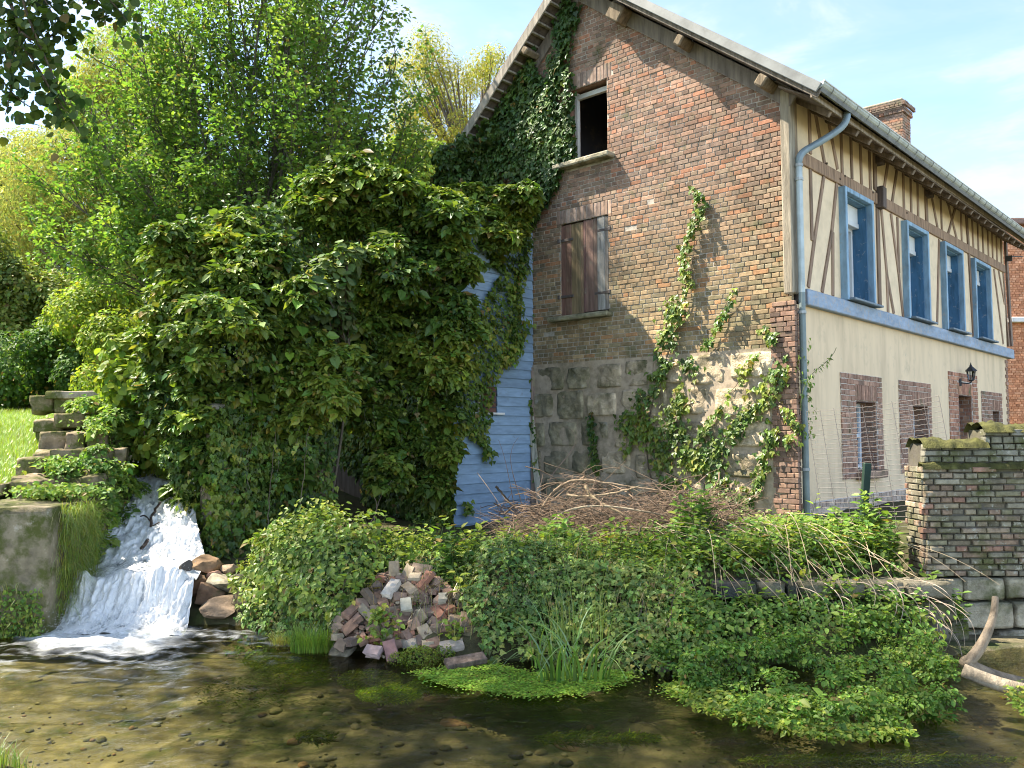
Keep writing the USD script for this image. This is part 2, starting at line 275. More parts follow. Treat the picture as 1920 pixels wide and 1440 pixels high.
def lobes_foliage(g, lobes, dens, size, kind, cols, shell=.35, droop=.4, clump=1.2, up=.5, seed=0, cluster=0):
    """Leaves in the outer shell of uneven lobes: [(centre, radii)]."""
    Ps, Ns = [], []
    for c, r in lobes:
        c, r = np.asarray(c, float), np.broadcast_to(np.asarray(r, float), 3)
        n = int(dens * 4 * np.pi * ((r[0] * r[1]) ** 1.6 + (r[0] * r[2]) ** 1.6 + (r[1] * r[2]) ** 1.6) ** (1 / 1.6) / 3 ** (1 / 1.6))
        d = ball(g, n)
        k = .72 + .56 * fbm(d * 2.2 + c, 3, seed)                       # uneven outline
        k = k * (1 - shell * g.random(n) ** 1.7)
        p = c + d * r * k[:, None]; nn = nrm(d / r)
        hole = fbm(p * 1.9, 3, seed + 5) + .1 * g.random(n) > .40       # gaps
        Ps.append(p[hole]); Ns.append(nn[hole])
    P, N = np.vstack(Ps), np.vstack(Ns); n = len(P)
    if cluster:                                                          # leaves gathered into sprays
        q = g.integers(0, n, n // cluster)
        P = np.repeat(P[q], cluster, 0) + g.normal(0, size * 1.1, (len(q) * cluster, 3)); N = np.repeat(N[q], cluster, 0); n = len(P)
    Nl = nrm(N + np.array([0, 0, up]) + g.normal(0, .45, (n, 3)))
    T = N * .5 + g.normal(0, .7, (n, 3)) - np.array([0, 0, droop])
    return leaves(P, Nl, T, size * g.uniform(.6, 1.25, n), kind, pal(g, n, cols, P=P, clump=clump, seed=seed))
def clumpy(g, lobes, dens, size, kind, cols, n_sub=16, sub=.36, seed=0, cluster=0, inner=.35, flat=.62, face=None):
    """Shelves of sprays standing out of a darker inner mass: lit on top, hollow beneath."""
    subs = []
    for c, r in lobes:
        c, r = np.asarray(c, float), np.broadcast_to(np.asarray(r, float), 3); k = 0
        while k < n_sub:
            d = ball(g, 1)[0]
            if d[1] > .45 or d[2] < -.75: continue
            s = sub * g.uniform(.55, 1.35); subs.append((c + d * r * g.uniform(.72, 1.05), r * s * np.array([1.1, 1.0, flat]))); k += 1
    Ps, Ns = [], []
    for c, r in subs:
        n = max(12, int(dens * 9 * (r[0] * r[1])));  d = ball(g, n * 2); d = d[d[:, 2] > -.35 + .5 * g.random(len(d)) - .25][:n]; n = len(d)
        k = (.6 + .8 * fbm(d * 2.4 + c, 3, seed)) * (1 - .5 * g.random(n) ** 2)
        Ps.append(c + d * r * k[:, None]); Ns.append(nrm(d / r))
    P, N = np.vstack(Ps), np.vstack(Ns)
    if cluster: q = g.integers(0, len(P), len(P) // cluster); P = np.repeat(P[q], cluster, 0) + g.normal(0, size, (len(q) * cluster, 3)); N = np.repeat(N[q], cluster, 0)
    n = len(P); Nl = nrm(N * .6 + [0, -.1, .75] + g.normal(0, .42, (n, 3))); T = N * .8 * [1, 1, .3] + g.normal(0, .55, (n, 3)) - [0, 0, .55]
    out = leaves(P, Nl, T, size * np.exp(g.normal(0, .40, n)), kind, pal(g, n, cols, P=P, clump=1.3, seed=seed, jit=.22))
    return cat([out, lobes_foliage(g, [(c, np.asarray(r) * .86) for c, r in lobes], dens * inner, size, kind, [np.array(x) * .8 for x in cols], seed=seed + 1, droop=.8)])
def shoot_tree(g, base, tips, sub, leaf_n, size, kind, cols, spread=.35, rad=.05, upc=.6, bark=(.10, .09, .07), twist=.12, start=.3):
    """Stems fanning from base to the tips, side shoots along them, leaves along the shoots. Returns (wood, foliage)."""
    wood, P, N, T = [], [], [], []
    base = np.asarray(base, float)
    for tip in tips:
        tip = np.asarray(tip, float); Lm = np.linalg.norm(tip - base)
        b0 = base + g.normal(0, .25, 3) * (1, 1, .3)
        mid = b0 + (tip - b0) * .5 + np.array([0, 0, -.02 * Lm]) + g.normal(0, .03 * Lm, 3)
        c = curve([b0, mid, tip], 14); wood.append(tube(c, np.linspace(rad, .008, 14), 5, bark))
        main = [(c, 1.)]
        dirm = nrm((tip - b0)[None])[0]
        for k in range(sub):
            t = start + (1 - start) * (k + g.random()) / sub; i = min(int(t * 13), 12); p0 = c[i] + (c[i + 1] - c[i]) * (t * 13 - i)
            d = nrm((dirm * .8 + np.array([0, 0, upc]) + nrm(g.normal(size=3)[None])[0] * spread * 2)[None])[0]
            ln = (.28 + .3 * g.random()) * Lm * (1.05 - t * .75)
            p1 = p0 + d * ln; pm = (p0 + p1) / 2 + g.normal(0, twist * ln, 3) + np.array([0, 0, -.05 * ln]); s = curve([p0, pm, p1], 8)
            wood.append(tube(s, np.linspace(.014, .004, 8), 3, bark, cap=False)); main.append((s, ln / Lm * 2.2))
        for s, wgt in main:
            n = int(leaf_n * wgt * g.uniform(.7, 1.3)) + 3
            if wgt == 1.: n = int(n * .7)
            t = np.sqrt(g.random(n) * .93 + .07) if wgt != 1. else .35 + .65 * g.random(n)
            x = t * (len(s) - 1.001); i = x.astype(int); p = s[i] + (s[i + 1] - s[i]) * (x - i)[:, None]; ax = nrm(s[i + 1] - s[i])
            side = nrm(np.cross(ax, ball(g, n)))
            off = g.random(n)[:, None] ** 1.5 * .22
            P.append(p + side * off + g.normal(0, .03, (n, 3))); T.append(side + ax * .5 - np.array([0, 0, .25])); N.append(np.array([0, 0, .9]) + g.normal(0, .5, (n, 3)) + side * .2)
    P, N, T = np.vstack(P), np.vstack(N), np.vstack(T); n = len(P)
    return cat(wood), leaves(P, N, T, size * g.uniform(.65, 1.25, n), kind, pal(g, n, cols, P=P, clump=.7, seed=3))
def blades(g, P, h, w, cols, lean=.35, seg=3, dirs=None, curl=.6):
    """Grass blades: tapering bent strips."""
    n = len(P); h = np.broadcast_to(h, (n,)) * g.uniform(.6, 1.2, n); a = g.uniform(0, 2 * np.pi, n)
    d = np.stack([np.cos(a), np.sin(a), np.zeros(n)], 1) if dirs is None else nrm(dirs + .6 * np.stack([np.cos(a), np.sin(a), np.zeros(n)], 1))
    side = np.stack([-d[:, 1], d[:, 0], np.zeros(n)], 1); ln = lean * g.uniform(.3, 1.5, n); V = []
    for k in range(seg + 1):
        t = k / seg; c = P + d * (h * ln * t ** 2)[:, None] + UP * (h * (t - curl * ln * t ** 3 * .5))[:, None]; ww = w * (1 - t * .93) * .5
        V += [c - side * ww, c + side * ww]
    V = np.stack(V, 1); k = 2 * (seg + 1); f = quads([[2 * i, 2 * i + 1, 2 * i + 3, 2 * i + 2] for i in range(seg)])
    C = pal(g, n, cols); return (V.reshape(-1, 3), (f[None] + (np.arange(n) * k)[:, None, None]).reshape(-1, 3), np.repeat(C, k, 0))

# ================================================================== GROUND, STREAM, FALLS
def sstep(a, b, x): t = np.clip((x - a) / (b - a), 0, 1); return t * t * (3 - 2 * t)
WX, WY = [-9, -5.0, -4.6, -3.4, -2.65, -1.55, -.5, .2, 1.24, 2.2, 3.65, 6, 12, 40], [8.5, 8.5, 8.7, 8.95, 8.85, 7.85, 7.42, 7.5, 7.15, 7.3, 7.5, 8.1, 8.3, 9]
NX, NY = [-60, -8, -3.3, -2.6, -1.5, 0, 4, 60], [7, 5.5, 5.2, 4.85, 4.4, 4.0, 3.9, 3.5]
LXy, LXx = [8.4, 9.2, 10.6, 11.8, 14, 20, 60], [-4.6, -4.75, -4.95, -5.5, -6.4, -9., -24.]      # left side of the mill race
RXy, RXx = [8.4, 9.2, 9.9, 11.2, 11.8, 14, 20, 60], [-3.35, -3.5, -3.65, -4.3, -4.6, -5.3, -7.6, -21.]
def prof(y): return np.interp(y, [8.5, 8.75, 8.95, 9.15, 9.4, 9.75, 10.2, 11.75, 11.95, 30], [.0, .05, .18, .36, .46, .52, .70, 1.36, 1.42, 1.46])   # water surface down the falls
def height(x, y):
    x, y = np.asarray(x, float), np.asarray(y, float)
    w = np.interp(x, WX, WY) + .12 * (fbm(np.stack([x * 1.3, y * 0, y * 0], -1), 3, 2) - .5); d = y - w
    nz = fbm(np.stack([x * 1.7, y * 1.7, 0 * x], -1), 4, 4) - .5
    bed = -.22 - .12 * sstep(-.2, -2., d) + .10 * nz
    ivyb = sstep(-3., -2.3, x) * (1 - sstep(1.2, 1.9, x)) * (1 - .62 * sstep(-1.75, -1.35, x) * (1 - sstep(-.45, -.1, x)) * (1 - sstep(.9, 1.5, d)))
    top = .12 + ivyb * np.interp(x, [-2.6, -1.6, -.2, .6, 1.1, 1.7], [.62, .66, .64, .52, .40, .25]) * sstep(-.1, .75, d)
    right = sstep(1.2, 1.9, x)
    top = top + right * ((.12 * sstep(-.1, .4, d)) * (1 - sstep(3.7, 3.95, x)) + .42 * sstep(.85 + .5 * sstep(3.7, 3.95, x), .97 + .5 * sstep(3.7, 3.95, x), d) - .1 * sstep(3.7, 3.95, x))
    back = .5 + .3 * sstep(-1, 3.5, x)
    land = top + (back - top) * sstep(1.0 + .45 * sstep(3.7, 3.95, x), 2.2, d)
    land = land + (np.interp(y, [11, 18, 40, 150], [.6, 1.9, 3, 4]) - land) * sstep(11, 15, y) * (1 - sstep(-6, 0, x))
    land = land + (1.2 - land) * sstep(16, 30, y) * sstep(-4, 2, x) + .1 * nz * sstep(.3, 1.5, d)
    far = bed * (1 - sstep(-.12, .12, d)) + land * sstep(-.12, .12, d)
    lx, rx = np.interp(y, LXy, LXx), np.interp(y, RXy, RXx)
    lawn = np.interp(y, [8.4, 8.75, 9.4, 13, 18, 40, 150], [-.2, .9, 1.22, 2.05, 2.45, 3.2, 4]) + .05 * nz
    ch = np.maximum(prof(y) - .28, -.3)
    inside = sstep(lx - .05, lx + .1, x) * (1 - sstep(rx - .05, rx + .25, x)) * sstep(8.3, 8.7, y)
    left = (1 - sstep(lx - .15, lx - .02, x)) * sstep(8.3, 8.6, y)
    far = far + (lawn - far) * left; far = far + (ch - far) * inside
    nb = np.interp(x, NX, NY) - y
    near = .30 * sstep(0, .5, nb) + .1 * nz
    return np.where(nb > -.3, far + (near - far) * sstep(-.15, .15, nb), far)
def ax_(lo, a, b, hi, s, k=26): return np.concatenate([a - np.geomspace(s, a - lo, k)[::-1], np.arange(a, b, s), b + np.geomspace(s, hi - b, k)])
gx, gy = ax_(-170, -8.5, 7.5, 170, .09), ax_(-60, 3.6, 14, 190, .09)
GX, GY = np.meshgrid(gx, gy); GZ = height(GX, GY)
gm = grid(np.stack([GX, GY, GZ], -1))
fz = gm[0][gm[1]][:, :, 2].mean(1); fc = gm[0][gm[1]].mean(1)
isb = (gm[0][gm[1]][:, :, 2].max(1) < .03) & (fc[:, 1] < 9.6) & (fc[:, 1] > 3)
def sub(m, mask, col):
    ix = np.unique(m[1][mask]); mp = np.full(len(m[0]), -1); mp[ix] = np.arange(len(ix)); return M(m[0][ix], mp[m[1][mask]], col)
lawnmask = ~isb & (fc[:, 0] < np.interp(fc[:, 1], LXy, LXx) - .2) & (fc[:, 1] > 8.5)
struct('stream_bed', sub(gm, isb, (.15, .128, .08)), 'bed', True)
struct('ground', sub(gm, ~isb & ~lawnmask, (.085, .075, .04)), 'soil', True)
struct('lawn', sub(gm, lawnmask, (.10, .15, .03)), 'turf', True)
# water surface
wx, wy = np.arange(-9, 8, .036), np.arange(2.5, 9.15, .036)
AX, AY = np.meshgrid(wx, wy)
dist = np.hypot(AX + 4.0, AY - 8.6)
amp = .004 + .016 * np.exp(-(dist / 1.5) ** 2) + .016 * sstep(.8, -3., AX)
q = np.stack([AX * 4.2 + 1.4 * AY, AY * 8.2 - 1.2 * AX, 0 * AX], -1)
zz = (fbm(q, 4, 9) - .5) * amp * 3 + .004 * np.sin(AX * 9 + 6 * fbm(q * .5, 2, 3) + AY * 5)
fx = AX + 4.05 - .35 * (8.6 - AY); fo = np.exp(-(fx / .72) ** 2 - (np.clip(8.62 - AY, 0, 9) / .78) ** 2) * 1.7 * (.30 + 1.2 * fbm(np.stack([AX * 6 + AY * 2, AY * 13, 0 * AX], -1), 5, 8))
streak = np.clip(fbm(np.stack([AX * 4 + 4 * fbm(q * .5, 2, 6), AY * 20 + AX * 4, 0 * AX], -1), 5, 12) - .57, 0, 1) * 2.6 * sstep(1.7, .5, np.hypot((AX + 3.6) * .8, AY - 8.3))
foam = np.clip(np.clip(fo - .30, 0, 1) * 1.6 + streak, 0, .95)
struct('water', grid(np.stack([AX, AY, zz], -1), np.repeat(foam[..., None], 3, -1)), 'water', True, 'clear shallow stream running over a stony bed below the falls')
# the falls
g = np.random.default_rng(5)
ys = np.concatenate([np.linspace(8.52, 9.75, 130), np.linspace(9.76, 12.0, 210)]); ts = np.linspace(0, 1, 150)
YY, TT = np.meshgrid(ys, ts, indexing='ij')
x0, x1 = np.interp(YY, LXy, LXx) + .0, np.interp(YY, RXy, RXx) + .12
XX = x0 + (x1 - x0) * TT
nn = fbm(np.stack([XX * 7, YY * 3.2, prof(YY) * 5], -1), 5, 21); n2 = fbm(np.stack([XX * 22, YY * 9, 0 * XX], -1), 4, 22)
bulge = .13 * np.exp(-((YY - 9.12) / .14) ** 2) * (.4 + 1.2 * fbm(np.stack([XX * 3.2, 0 * XX, 0 * XX], -1), 3, 23))
steep = sstep(9.7, 10.1, YY) * (1 - .55 * sstep(11.3, 11.9, YY)) + sstep(8.7, 8.9, YY) * (1 - sstep(9.15, 9.35, YY)); a_ = .05 + .08 * steep
ZZ = prof(YY) + (nn - .5) * a_ * 1.9 + (n2 - .5) * .10 * steep + bulge - .05 * np.abs(TT * 2 - 1) ** 6
dark = fbm(np.stack([XX * 5, YY * 1.6, 0 * XX], -1), 4, 25)
ff = np.clip(.55 + 2.0 * (nn - .45) + .35 * steep - 1.6 * np.clip(.46 - n2, 0, 1) * 2, 0, 1)
ff *= 1 - .3 * sstep(9.2, 9.3, YY) * (1 - sstep(9.6, 9.75, YY)) * (dark > .48)
ff = np.clip((ff + .25 * sstep(9.7, 10.2, YY)) * (1 - .7 * sstep(11.6, 11.88, YY)), 0, 1)
wf = Thing('waterfall', 'white foaming waterfall pouring down between the stepped stone wall and the ivy', 'waterfall', (-4.1, 9., 0), kind='structure')
wf.part('water_sheet', grid(np.stack([XX, YY - .10 * steep * (n2 - .5), ZZ], -1), np.repeat(ff[..., None], 3, -1)), 'falls', smooth=True)
n = 9000; yy = np.concatenate([g.normal(9.0, .12, n // 2), g.uniform(9.6, 11.7, n // 4), g.normal(8.7, .16, n // 4)]); n = len(yy)
tt = g.random(n); xx = np.interp(yy, LXy, LXx) + tt * (np.interp(yy, RXy, RXx) - np.interp(yy, LXy, LXx) + .1)
pz = prof(yy) + g.gamma(1.5, .045, n) + .02
wf.part('spray', leaves(np.stack([xx, yy, pz], 1), ball(g, n), ball(g, n), g.uniform(.004, .014, n), 'rhomb', np.full((n, 3), .95)), 'falls', kind='stuff')
# water above the falls
uy = np.concatenate([np.arange(11.9, 16, .06), np.linspace(16, 40, 30)]); UT, UY = np.meshgrid(np.linspace(0, 1, 30), uy)
ux0, ux1 = np.interp(UY, LXy, LXx) - .1, np.interp(UY, RXy, RXx) + .3
UXX = ux0 + (ux1 - ux0) * UT; UZ = 1.40 + (fbm(np.stack([UXX * 5, UY * 8, 0 * UY], -1), 4, 31) - .5) * .16
struct('mill_race', grid(np.stack([UXX, UY, UZ], -1), np.repeat((.55 * sstep(.6, .72, fbm(np.stack([UXX * 7, UY * 7, 0 * UY], -1), 3, 32)) * sstep(13, 12, UY))[..., None], 3, -1)), 'falls', True, 'dark rippled water at the lip above the falls')
#@@P2
# ================================================================== BRICKWORK
BF = []
for i in range(4):
    j = (i + 1) % 4
    BF += [[i, j, 4 + j], [i, 4 + j, 4 + i], [4 + i, 4 + j, 8 + j], [4 + i, 8 + j, 8 + i]]
BF = np.array([[0, 2, 1], [0, 3, 2]] + [[a, c, b] for a, b, c in BF]); BF = BF[:, [0, 2, 1]]
BRICKS = [(.30, .165, .115), (.24, .135, .10), (.19, .125, .10), (.33, .20, .145), (.27, .19, .14), (.37, .17, .10)]
def brick_set(g, rects, O, A, N, proud=.006, depth=.06, jit=.003, tilt=.012, cols=BRICKS, bev=.006, cfun=None):
    """Bricks on a wall plane through O, along A, facing N: rects (n,4) = a0,a1,z0,z1. Returns vertices (n,12,3) and colours (n,3)."""
    R = np.asarray(rects, float); n = len(R)
    a0, a1, z0, z1 = R.T
    pr = proud + g.normal(0, jit, n)
    corners = lambda ins: np.stack([np.stack([a0 + ins, z0 + ins], -1), np.stack([a1 - ins, z0 + ins], -1), np.stack([a1 - ins, z1 - ins], -1), np.stack([a0 + ins, z1 - ins], -1)], 1)
    c0, c1 = corners(np.full(n, bev)), corners(np.zeros(n))
    mid = np.stack([(a0 + a1) / 2, (z0 + z1) / 2], -1)[:, None]
    tl = g.normal(0, tilt, (n, 2)); rot = g.normal(0, .012, n)[:, None]
    out = []
    for c, off in ((c0, 0.), (c1, -bev), (c1, -depth)):
        d = c - mid; d = np.stack([d[..., 0] - rot * d[..., 1], d[..., 1] + rot * d[..., 0]], -1)
        c = d + mid + g.normal(0, .0015, c.shape)
        w = (pr + off)[:, None] + (d * tl[:, None]).sum(-1) * (off > -depth)
        out.append(O + c[..., 0:1] * A + c[..., 1:2] * UP + w[..., None] * N)
    V = np.concatenate(out, 1)
    cols = np.asarray(cols); k = g.integers(0, len(cols), n); C = cols[k] * np.exp(g.normal(0, .13, n))[:, None]
    if cfun is not None: C = C * cfun(V[:, :4].mean(1))
    return V, C
def brick_mesh(V, C): n = len(V); return (V.reshape(-1, 3), (BF[None] + (np.arange(n) * 12)[:, None, None]).reshape(-1, 3), np.repeat(C, 12, 0))
def courses(g, a_lo, a_hi, z_lo, z_hi, ch=.071, st=.228, joint=.010, holes=(), clip=None, off=0.):
    """English bond: a course of stretchers, a course of headers; holes (a0,a1,z0,z1); clip(z)->(a0,a1)."""
    out = []; nz = int(round((z_hi - z_lo) / ch)); ch = (z_hi - z_lo) / nz
    for r in range(nz):
        z0 = z_lo + r * ch + joint / 2; z1 = z0 + ch - joint; zm = (z0 + z1) / 2
        lo, hi = (a_lo, a_hi) if clip is None else clip(zm, a_lo, a_hi)
        step = st if (r + int(off)) % 2 else st / 2
        a = lo - (st / 4 if r % 2 == 0 else 0) - (st / 2 if (r // 2) % 2 and r % 2 else 0); spans = []
        while a < hi:
            w = step * g.uniform(.93, 1.07); spans.append([max(a, lo), min(a + w - joint, hi)]); a += w
        for s in spans:
            ss = [s]
            for h in holes:
                if h[2] < zm < h[3]: ss = [t for q in ss for t in ([q[0], min(q[1], h[0] - .004)], [max(q[0], h[1] + .004), q[1]]) if t[1] - t[0] > .03]
            out += [[t[0], t[1], z0, z1] for t in ss if t[1] - t[0] > .03]
    return out
def seen_size(V):
    """How large a brick's face stands in the picture, about."""
    c = V[:, :4].mean(1) - CAM; n = np.cross(V[:, 1] - V[:, 0], V[:, 3] - V[:, 0]); d = np.linalg.norm(c, axis=1)
    px = c[:, 0] / c[:, 1] * FPX
    return np.abs((n * c).sum(1)) / d ** 3 * (np.abs(px) < 970)

# ================================================================== THE HOUSE (own axes: x along the front, y along the gable, z up)
house = Thing('brick_house', 'tall brick and half timbered mill house with blue window surrounds and zinc gutter', 'house', C0, TH)
EX, EY = np.array([1., 0, 0]), np.array([0, 1., 0])
HP = lambda name, m, mat, **k: house.part(name, m, mat, local=True, **k)
HL, HWD = 12.05, 6.95                                              # length, gable width
RS, LS, RY, RZ = .77, .91, 3.6, 9.64                              # roof slopes, ridge
def roof_z(y): return np.where(np.asarray(y) < RY, RZ - RS * (RY - np.asarray(y)), RZ - LS * (np.asarray(y) - RY))
UW = (3.07, 3.83, 4.56, 5.81); LW = (3.06, 4.08, 3.90, 5.53)      # upper opening and shuttered opening on the gable (y0,y1,z0,z1 relative to the eye below)
UW = (3.07, 3.85, 6.50, 7.76); LW = (3.07, 4.06, 3.92, 5.50)
g = np.random.default_rng(11)
def gclip(z, a, b):                                                # gable slopes
    t = RZ - .20 - z; return max(a, RY - t / RS), min(b, RY + t / LS)
ST_Z = 3.12
lint_u, lint_l = (2.98, 3.98, 7.76, 8.02), (3.0, 4.14, 5.50, 5.74)
holes = [UW, LW, lint_u, lint_l, (2.93, 4.1, 6.40, 6.51), (3.0, 4.24, 3.82, 3.93)]
rects = courses(g, .0, HWD, ST_Z, RZ - .22, holes=holes, clip=gclip)
low = [r for r in courses(g, -.06, .30, .35, 3.76, holes=()) ]
def gable_tone(p):
    """Greener and paler low down where damp and lime have changed the brick, redder by the corner."""
    z = p[:, 2]; t = sstep(6.6, 3.4, z)[:, None]; c = np.array([[1.0, .96, .98]]) + t * (np.array([[1.04, 1.16, .92]]) - np.array([[1.0, .96, .98]]))
    k = sstep(1.2, 0, -((p - C0) @ D1) + 1.0)[:, None]
    bl = fbm(p * 1.1, 3, 55)[:, None]
    return c * (.62 + .72 * bl)
cols_h = [(.285, .195, .16), (.25, .17, .14), (.21, .155, .135), (.305, .205, .165), (.26, .20, .165), (.28, .19, .155), (.33, .175, .125), (.225, .175, .155), (.25, .18, .15)]
cols_h = [tuple(np.array(c) * [1.03, 1.0, .88]) for c in cols_h]
V1, C1 = brick_set(g, rects, C0, D1, -D2, proud=.008, jit=.0022, tilt=.008, cols=cols_h, cfun=gable_tone)
keep_h = g.random(len(V1)) > .002                                  # a few bricks have dropped out
V1, C1 = V1[keep_h], C1[keep_h]
V2, C2 = brick_set(g, low, C0 - D2 * .05, D1, -D2, proud=.012, jit=.005, tilt=.03, cols=[(.27, .165, .12), (.22, .14, .105), (.30, .19, .135), (.19, .13, .10)])
# the corner returns on the long front
ret = courses(g, .0, .19, 3.76, 6.66, off=1); ret2 = courses(g, -.05, .10, .35, 3.72, off=1)
V3, C3 = brick_set(g, ret2, C0 - D1 * .02, D2, -D1, proud=.01, cols=cols_h)
# soldier courses over the two gable openings
def soldiers(h, n): e = np.linspace(h[0], h[1], n + 1); return [[e[i] + .005, e[i + 1] - .005, h[2] + .006, h[3] - .004 + .002 * math.sin(i * 3.1)] for i in range(n)]
V4, C4 = brick_set(g, soldiers(lint_u, 14) + soldiers(lint_l, 16), C0, D1, -D2, proud=.010, cols=[(.33, .24, .19), (.30, .22, .18), (.36, .25, .19)])
VA, CA = np.concatenate([V1, V2, V3, V4]), np.concatenate([C1, C2, C3, C4])
iv = lambda v: v @ house.inv[0] + house.inv[1]
# mortar body of the gable: one sheet with worn joints, behind the brick faces
yy, zz = np.unique(np.concatenate([np.arange(-.0, HWD + .01, .07), UW[:2], LW[:2]])), np.unique(np.concatenate([np.arange(.2, 9.5, .07), UW[2:], LW[2:]]))
YYg, ZZg = np.meshgrid(yy, zz); worn = sstep(1.0, .2, YYg) * sstep(6.6, 5.5, ZZg)
rec = .001 + .010 * np.clip(fbm(np.stack([YYg * 2.2, ZZg * 2.2, 0 * YYg], -1), 4, 60) - .5, 0, 1) * 2 + .022 * worn * (.4 + fbm(np.stack([YYg * 3, ZZg * 3, 0 * YYg], -1), 2, 61))
def sheet_with_holes(P, keepmask, col):
    m = grid(P, col); return sub(m, keepmask(m[0][m[1]].mean(1)), col)
def in_gable(c):
    t = RZ - .16 - c[:, 2]; ok = (c[:, 1] > RY - t / RS) & (c[:, 1] < RY + t / LS)
    ok &= c[:, 2] > 2.9
    for h in (UW, LW): ok &= ~((c[:, 1] > h[0]) & (c[:, 1] < h[1]) & (c[:, 2] > h[2]) & (c[:, 2] < h[3]))
    return ok
gable = HP('gable_wall', sheet_with_holes(np.stack([rec, YYg, ZZg], -1)[:, ::-1], in_gable, (.46, .42, .37)), 'mortar')
# reveals of the gable openings
def reveal(h, x0, x1, col): 
    a, b, c, d = h; return cat([box(((x0 + x1) / 2, a - .012, (c + d) / 2), (x1 - x0, .024, d - c + .04), col=col), box(((x0 + x1) / 2, b + .012, (c + d) / 2), (x1 - x0, .024, d - c + .04), col=col), box(((x0 + x1) / 2, (a + b) / 2, d + .012), (x1 - x0, b - a, .024), col=col)])
HP('reveal', reveal(UW, .01, .30, (.27, .17, .135)), 'brick_clean'); HP('reveal', reveal(LW, .012, .2, (.25, .18, .14)), 'brick_clean')
# attic room behind the open upper window
att = trimesh.creation.box((4., 2.6, 2.9)); 
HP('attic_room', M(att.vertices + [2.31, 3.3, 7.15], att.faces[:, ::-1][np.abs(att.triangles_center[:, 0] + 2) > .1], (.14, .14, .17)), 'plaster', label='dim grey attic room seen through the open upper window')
uf = HP('window', cat([box((.16, UW[1] - .045, (UW[2] + UW[3]) / 2), (.07, .07, 1.24), bev=.006, col=(.60, .62, .60)), box((.16, UW[0] + .02, (UW[2] + UW[3]) / 2), (.07, .045, 1.24), bev=.006, col=(.34, .33, .33)), box((.16, (UW[0] + UW[1]) / 2, UW[3] - .09), (.075, .68, .08), bev=.006, col=(.55, .56, .54))]), 'white_paint', label='pale empty frame of the open upper window')
HP('sill', box((-.05, 3.51, 6.455), (.30, 1.17, .085), bev=.02, col=(.36, .33, .25)), 'stone', parent=uf, label='mossy stone sill below the open upper window')
sh = HP('shutter', box((.055, (LW[0] + LW[1]) / 2, (LW[2] + LW[3]) / 2), (.02, .985, 1.56), col=(.05, .04, .035)), 'timber', label='pair of weathered plank shutters closed over the lower opening')
PL = [(4.06, 3.985, (.17, .095, .075), 0), (3.98, 3.855, (.19, .115, .085), .004), (3.85, 3.735, (.20, .15, .085), 0), (3.73, 3.655, (.17, .135, .08), .004), (3.65, 3.60, (.24, .17, .11), .002), (3.582, 3.545, (.155, .09, .08), .016), (3.54, 3.385, (.21, .135, .11), .012), (3.38, 3.305, (.18, .125, .10), .014), (3.30, 3.155, (.29, .28, .26), .017), (3.15, 3.085, (.22, .20, .18), .013)]
for a, b, c, o in PL:
    HP('plank', box((.035 - o, (a + b) / 2, 4.71 + o), (.028, abs(a - b), 1.53), bev=.004, col=c), 'shutter_wood', parent=sh)
for y0, y1, z in ((4.10, 3.80, 5.22), (4.10, 3.80, 4.26), (3.30, 3.04, 5.27), (3.36, 3.06, 4.24)):
    HP('strap_hinge', cat([box((.008, (y0 + y1) / 2, z), (.012, abs(y1 - y0), .045), bev=.003, col=(.09, .075, .07)), box((-.006, y0 if y0 > 3.7 else y1, z), (.04, .05, .07), bev=.008, col=(.09, .075, .07))]), 'iron', parent=sh)
HP('sill', box((-.045, 3.62, 3.875), (.26, 1.26, .08), bev=.02, col=(.30, .28, .19)), 'stone', label='mossy stone sill under the closed shutters')
# rough stone base of the gable: every stone
g = np.random.default_rng(12)
z = .30; rows = [(.30, .78), (.78, 1.26), (1.26, 1.70), (1.70, 2.16), (2.16, 2.66), (2.66, ST_Z)]
def rough_face(g, a0, a1, z0, z1, O, A, N, proud, col, rough=.035, nx=9, nz=6, seed=0, back=.1):
    u, w = np.linspace(-1, 1, nx), np.linspace(-1, 1, nz); Ug, Wg = np.meshgrid(u, w)
    rim = np.maximum(np.abs(Ug), np.abs(Wg))
    sq = 1 - .10 * (np.abs(Ug) * np.abs(Wg)) ** 2                               # rounded corners
    a = (a0 + a1) / 2 + Ug * (a1 - a0) / 2 * sq; zz = (z0 + z1) / 2 + Wg * (z1 - z0) / 2 * sq
    nz_ = fbm(np.stack([a * 6, zz * 6, 0 * a + seed], -1), 5, seed % 50)
    d = proud * (1 - rim ** 10) + (nz_ - .5) * rough * 2 * (1 - .4 * rim ** 6) - back * (rim > .999)
    edge = (g.random(2) - .5) * .02
    P = O + a[..., None] * A + zz[..., None] * UP + d[..., None] * N
    m = grid(P, col); return (m[0], m[1][:, ::-1], m[2])
k = 0
for r, (z0, z1) in enumerate(rows):
    y = .30 if r < 5 else .20
    while y < HWD - .2:
        w = g.uniform(.42, .72) if y > 2.2 else g.uniform(.6, 1.05)
        y1 = min(y + w, HWD); tone = np.array([.31, .27, .18]) if y > 2.9 else np.array([.46, .375, .26])
        zz0, zz1 = z0 + g.normal(0, .02), z1 + g.normal(0, .02)
        HP('foundation_stone', cat([rough_face(g, y + .014, y1 - .014, zz0 + .012, zz1 - .012, -EX * .022, EY, -EX, .03, tone * g.uniform(.85, 1.2), rough=.07, nx=19, nz=14, seed=k)]), 'stone', parent=gable, smooth=True); k += 1
        y = y1
HP('mortar_bed', grid(np.stack([-.008 - .05 * fbm(np.stack([YYg * 3, ZZg * 3, 0 * YYg], -1), 3, 63), YYg, ZZg], -1)[:43, ::-1], (.43, .35, .26)), 'mortar', parent=gable)
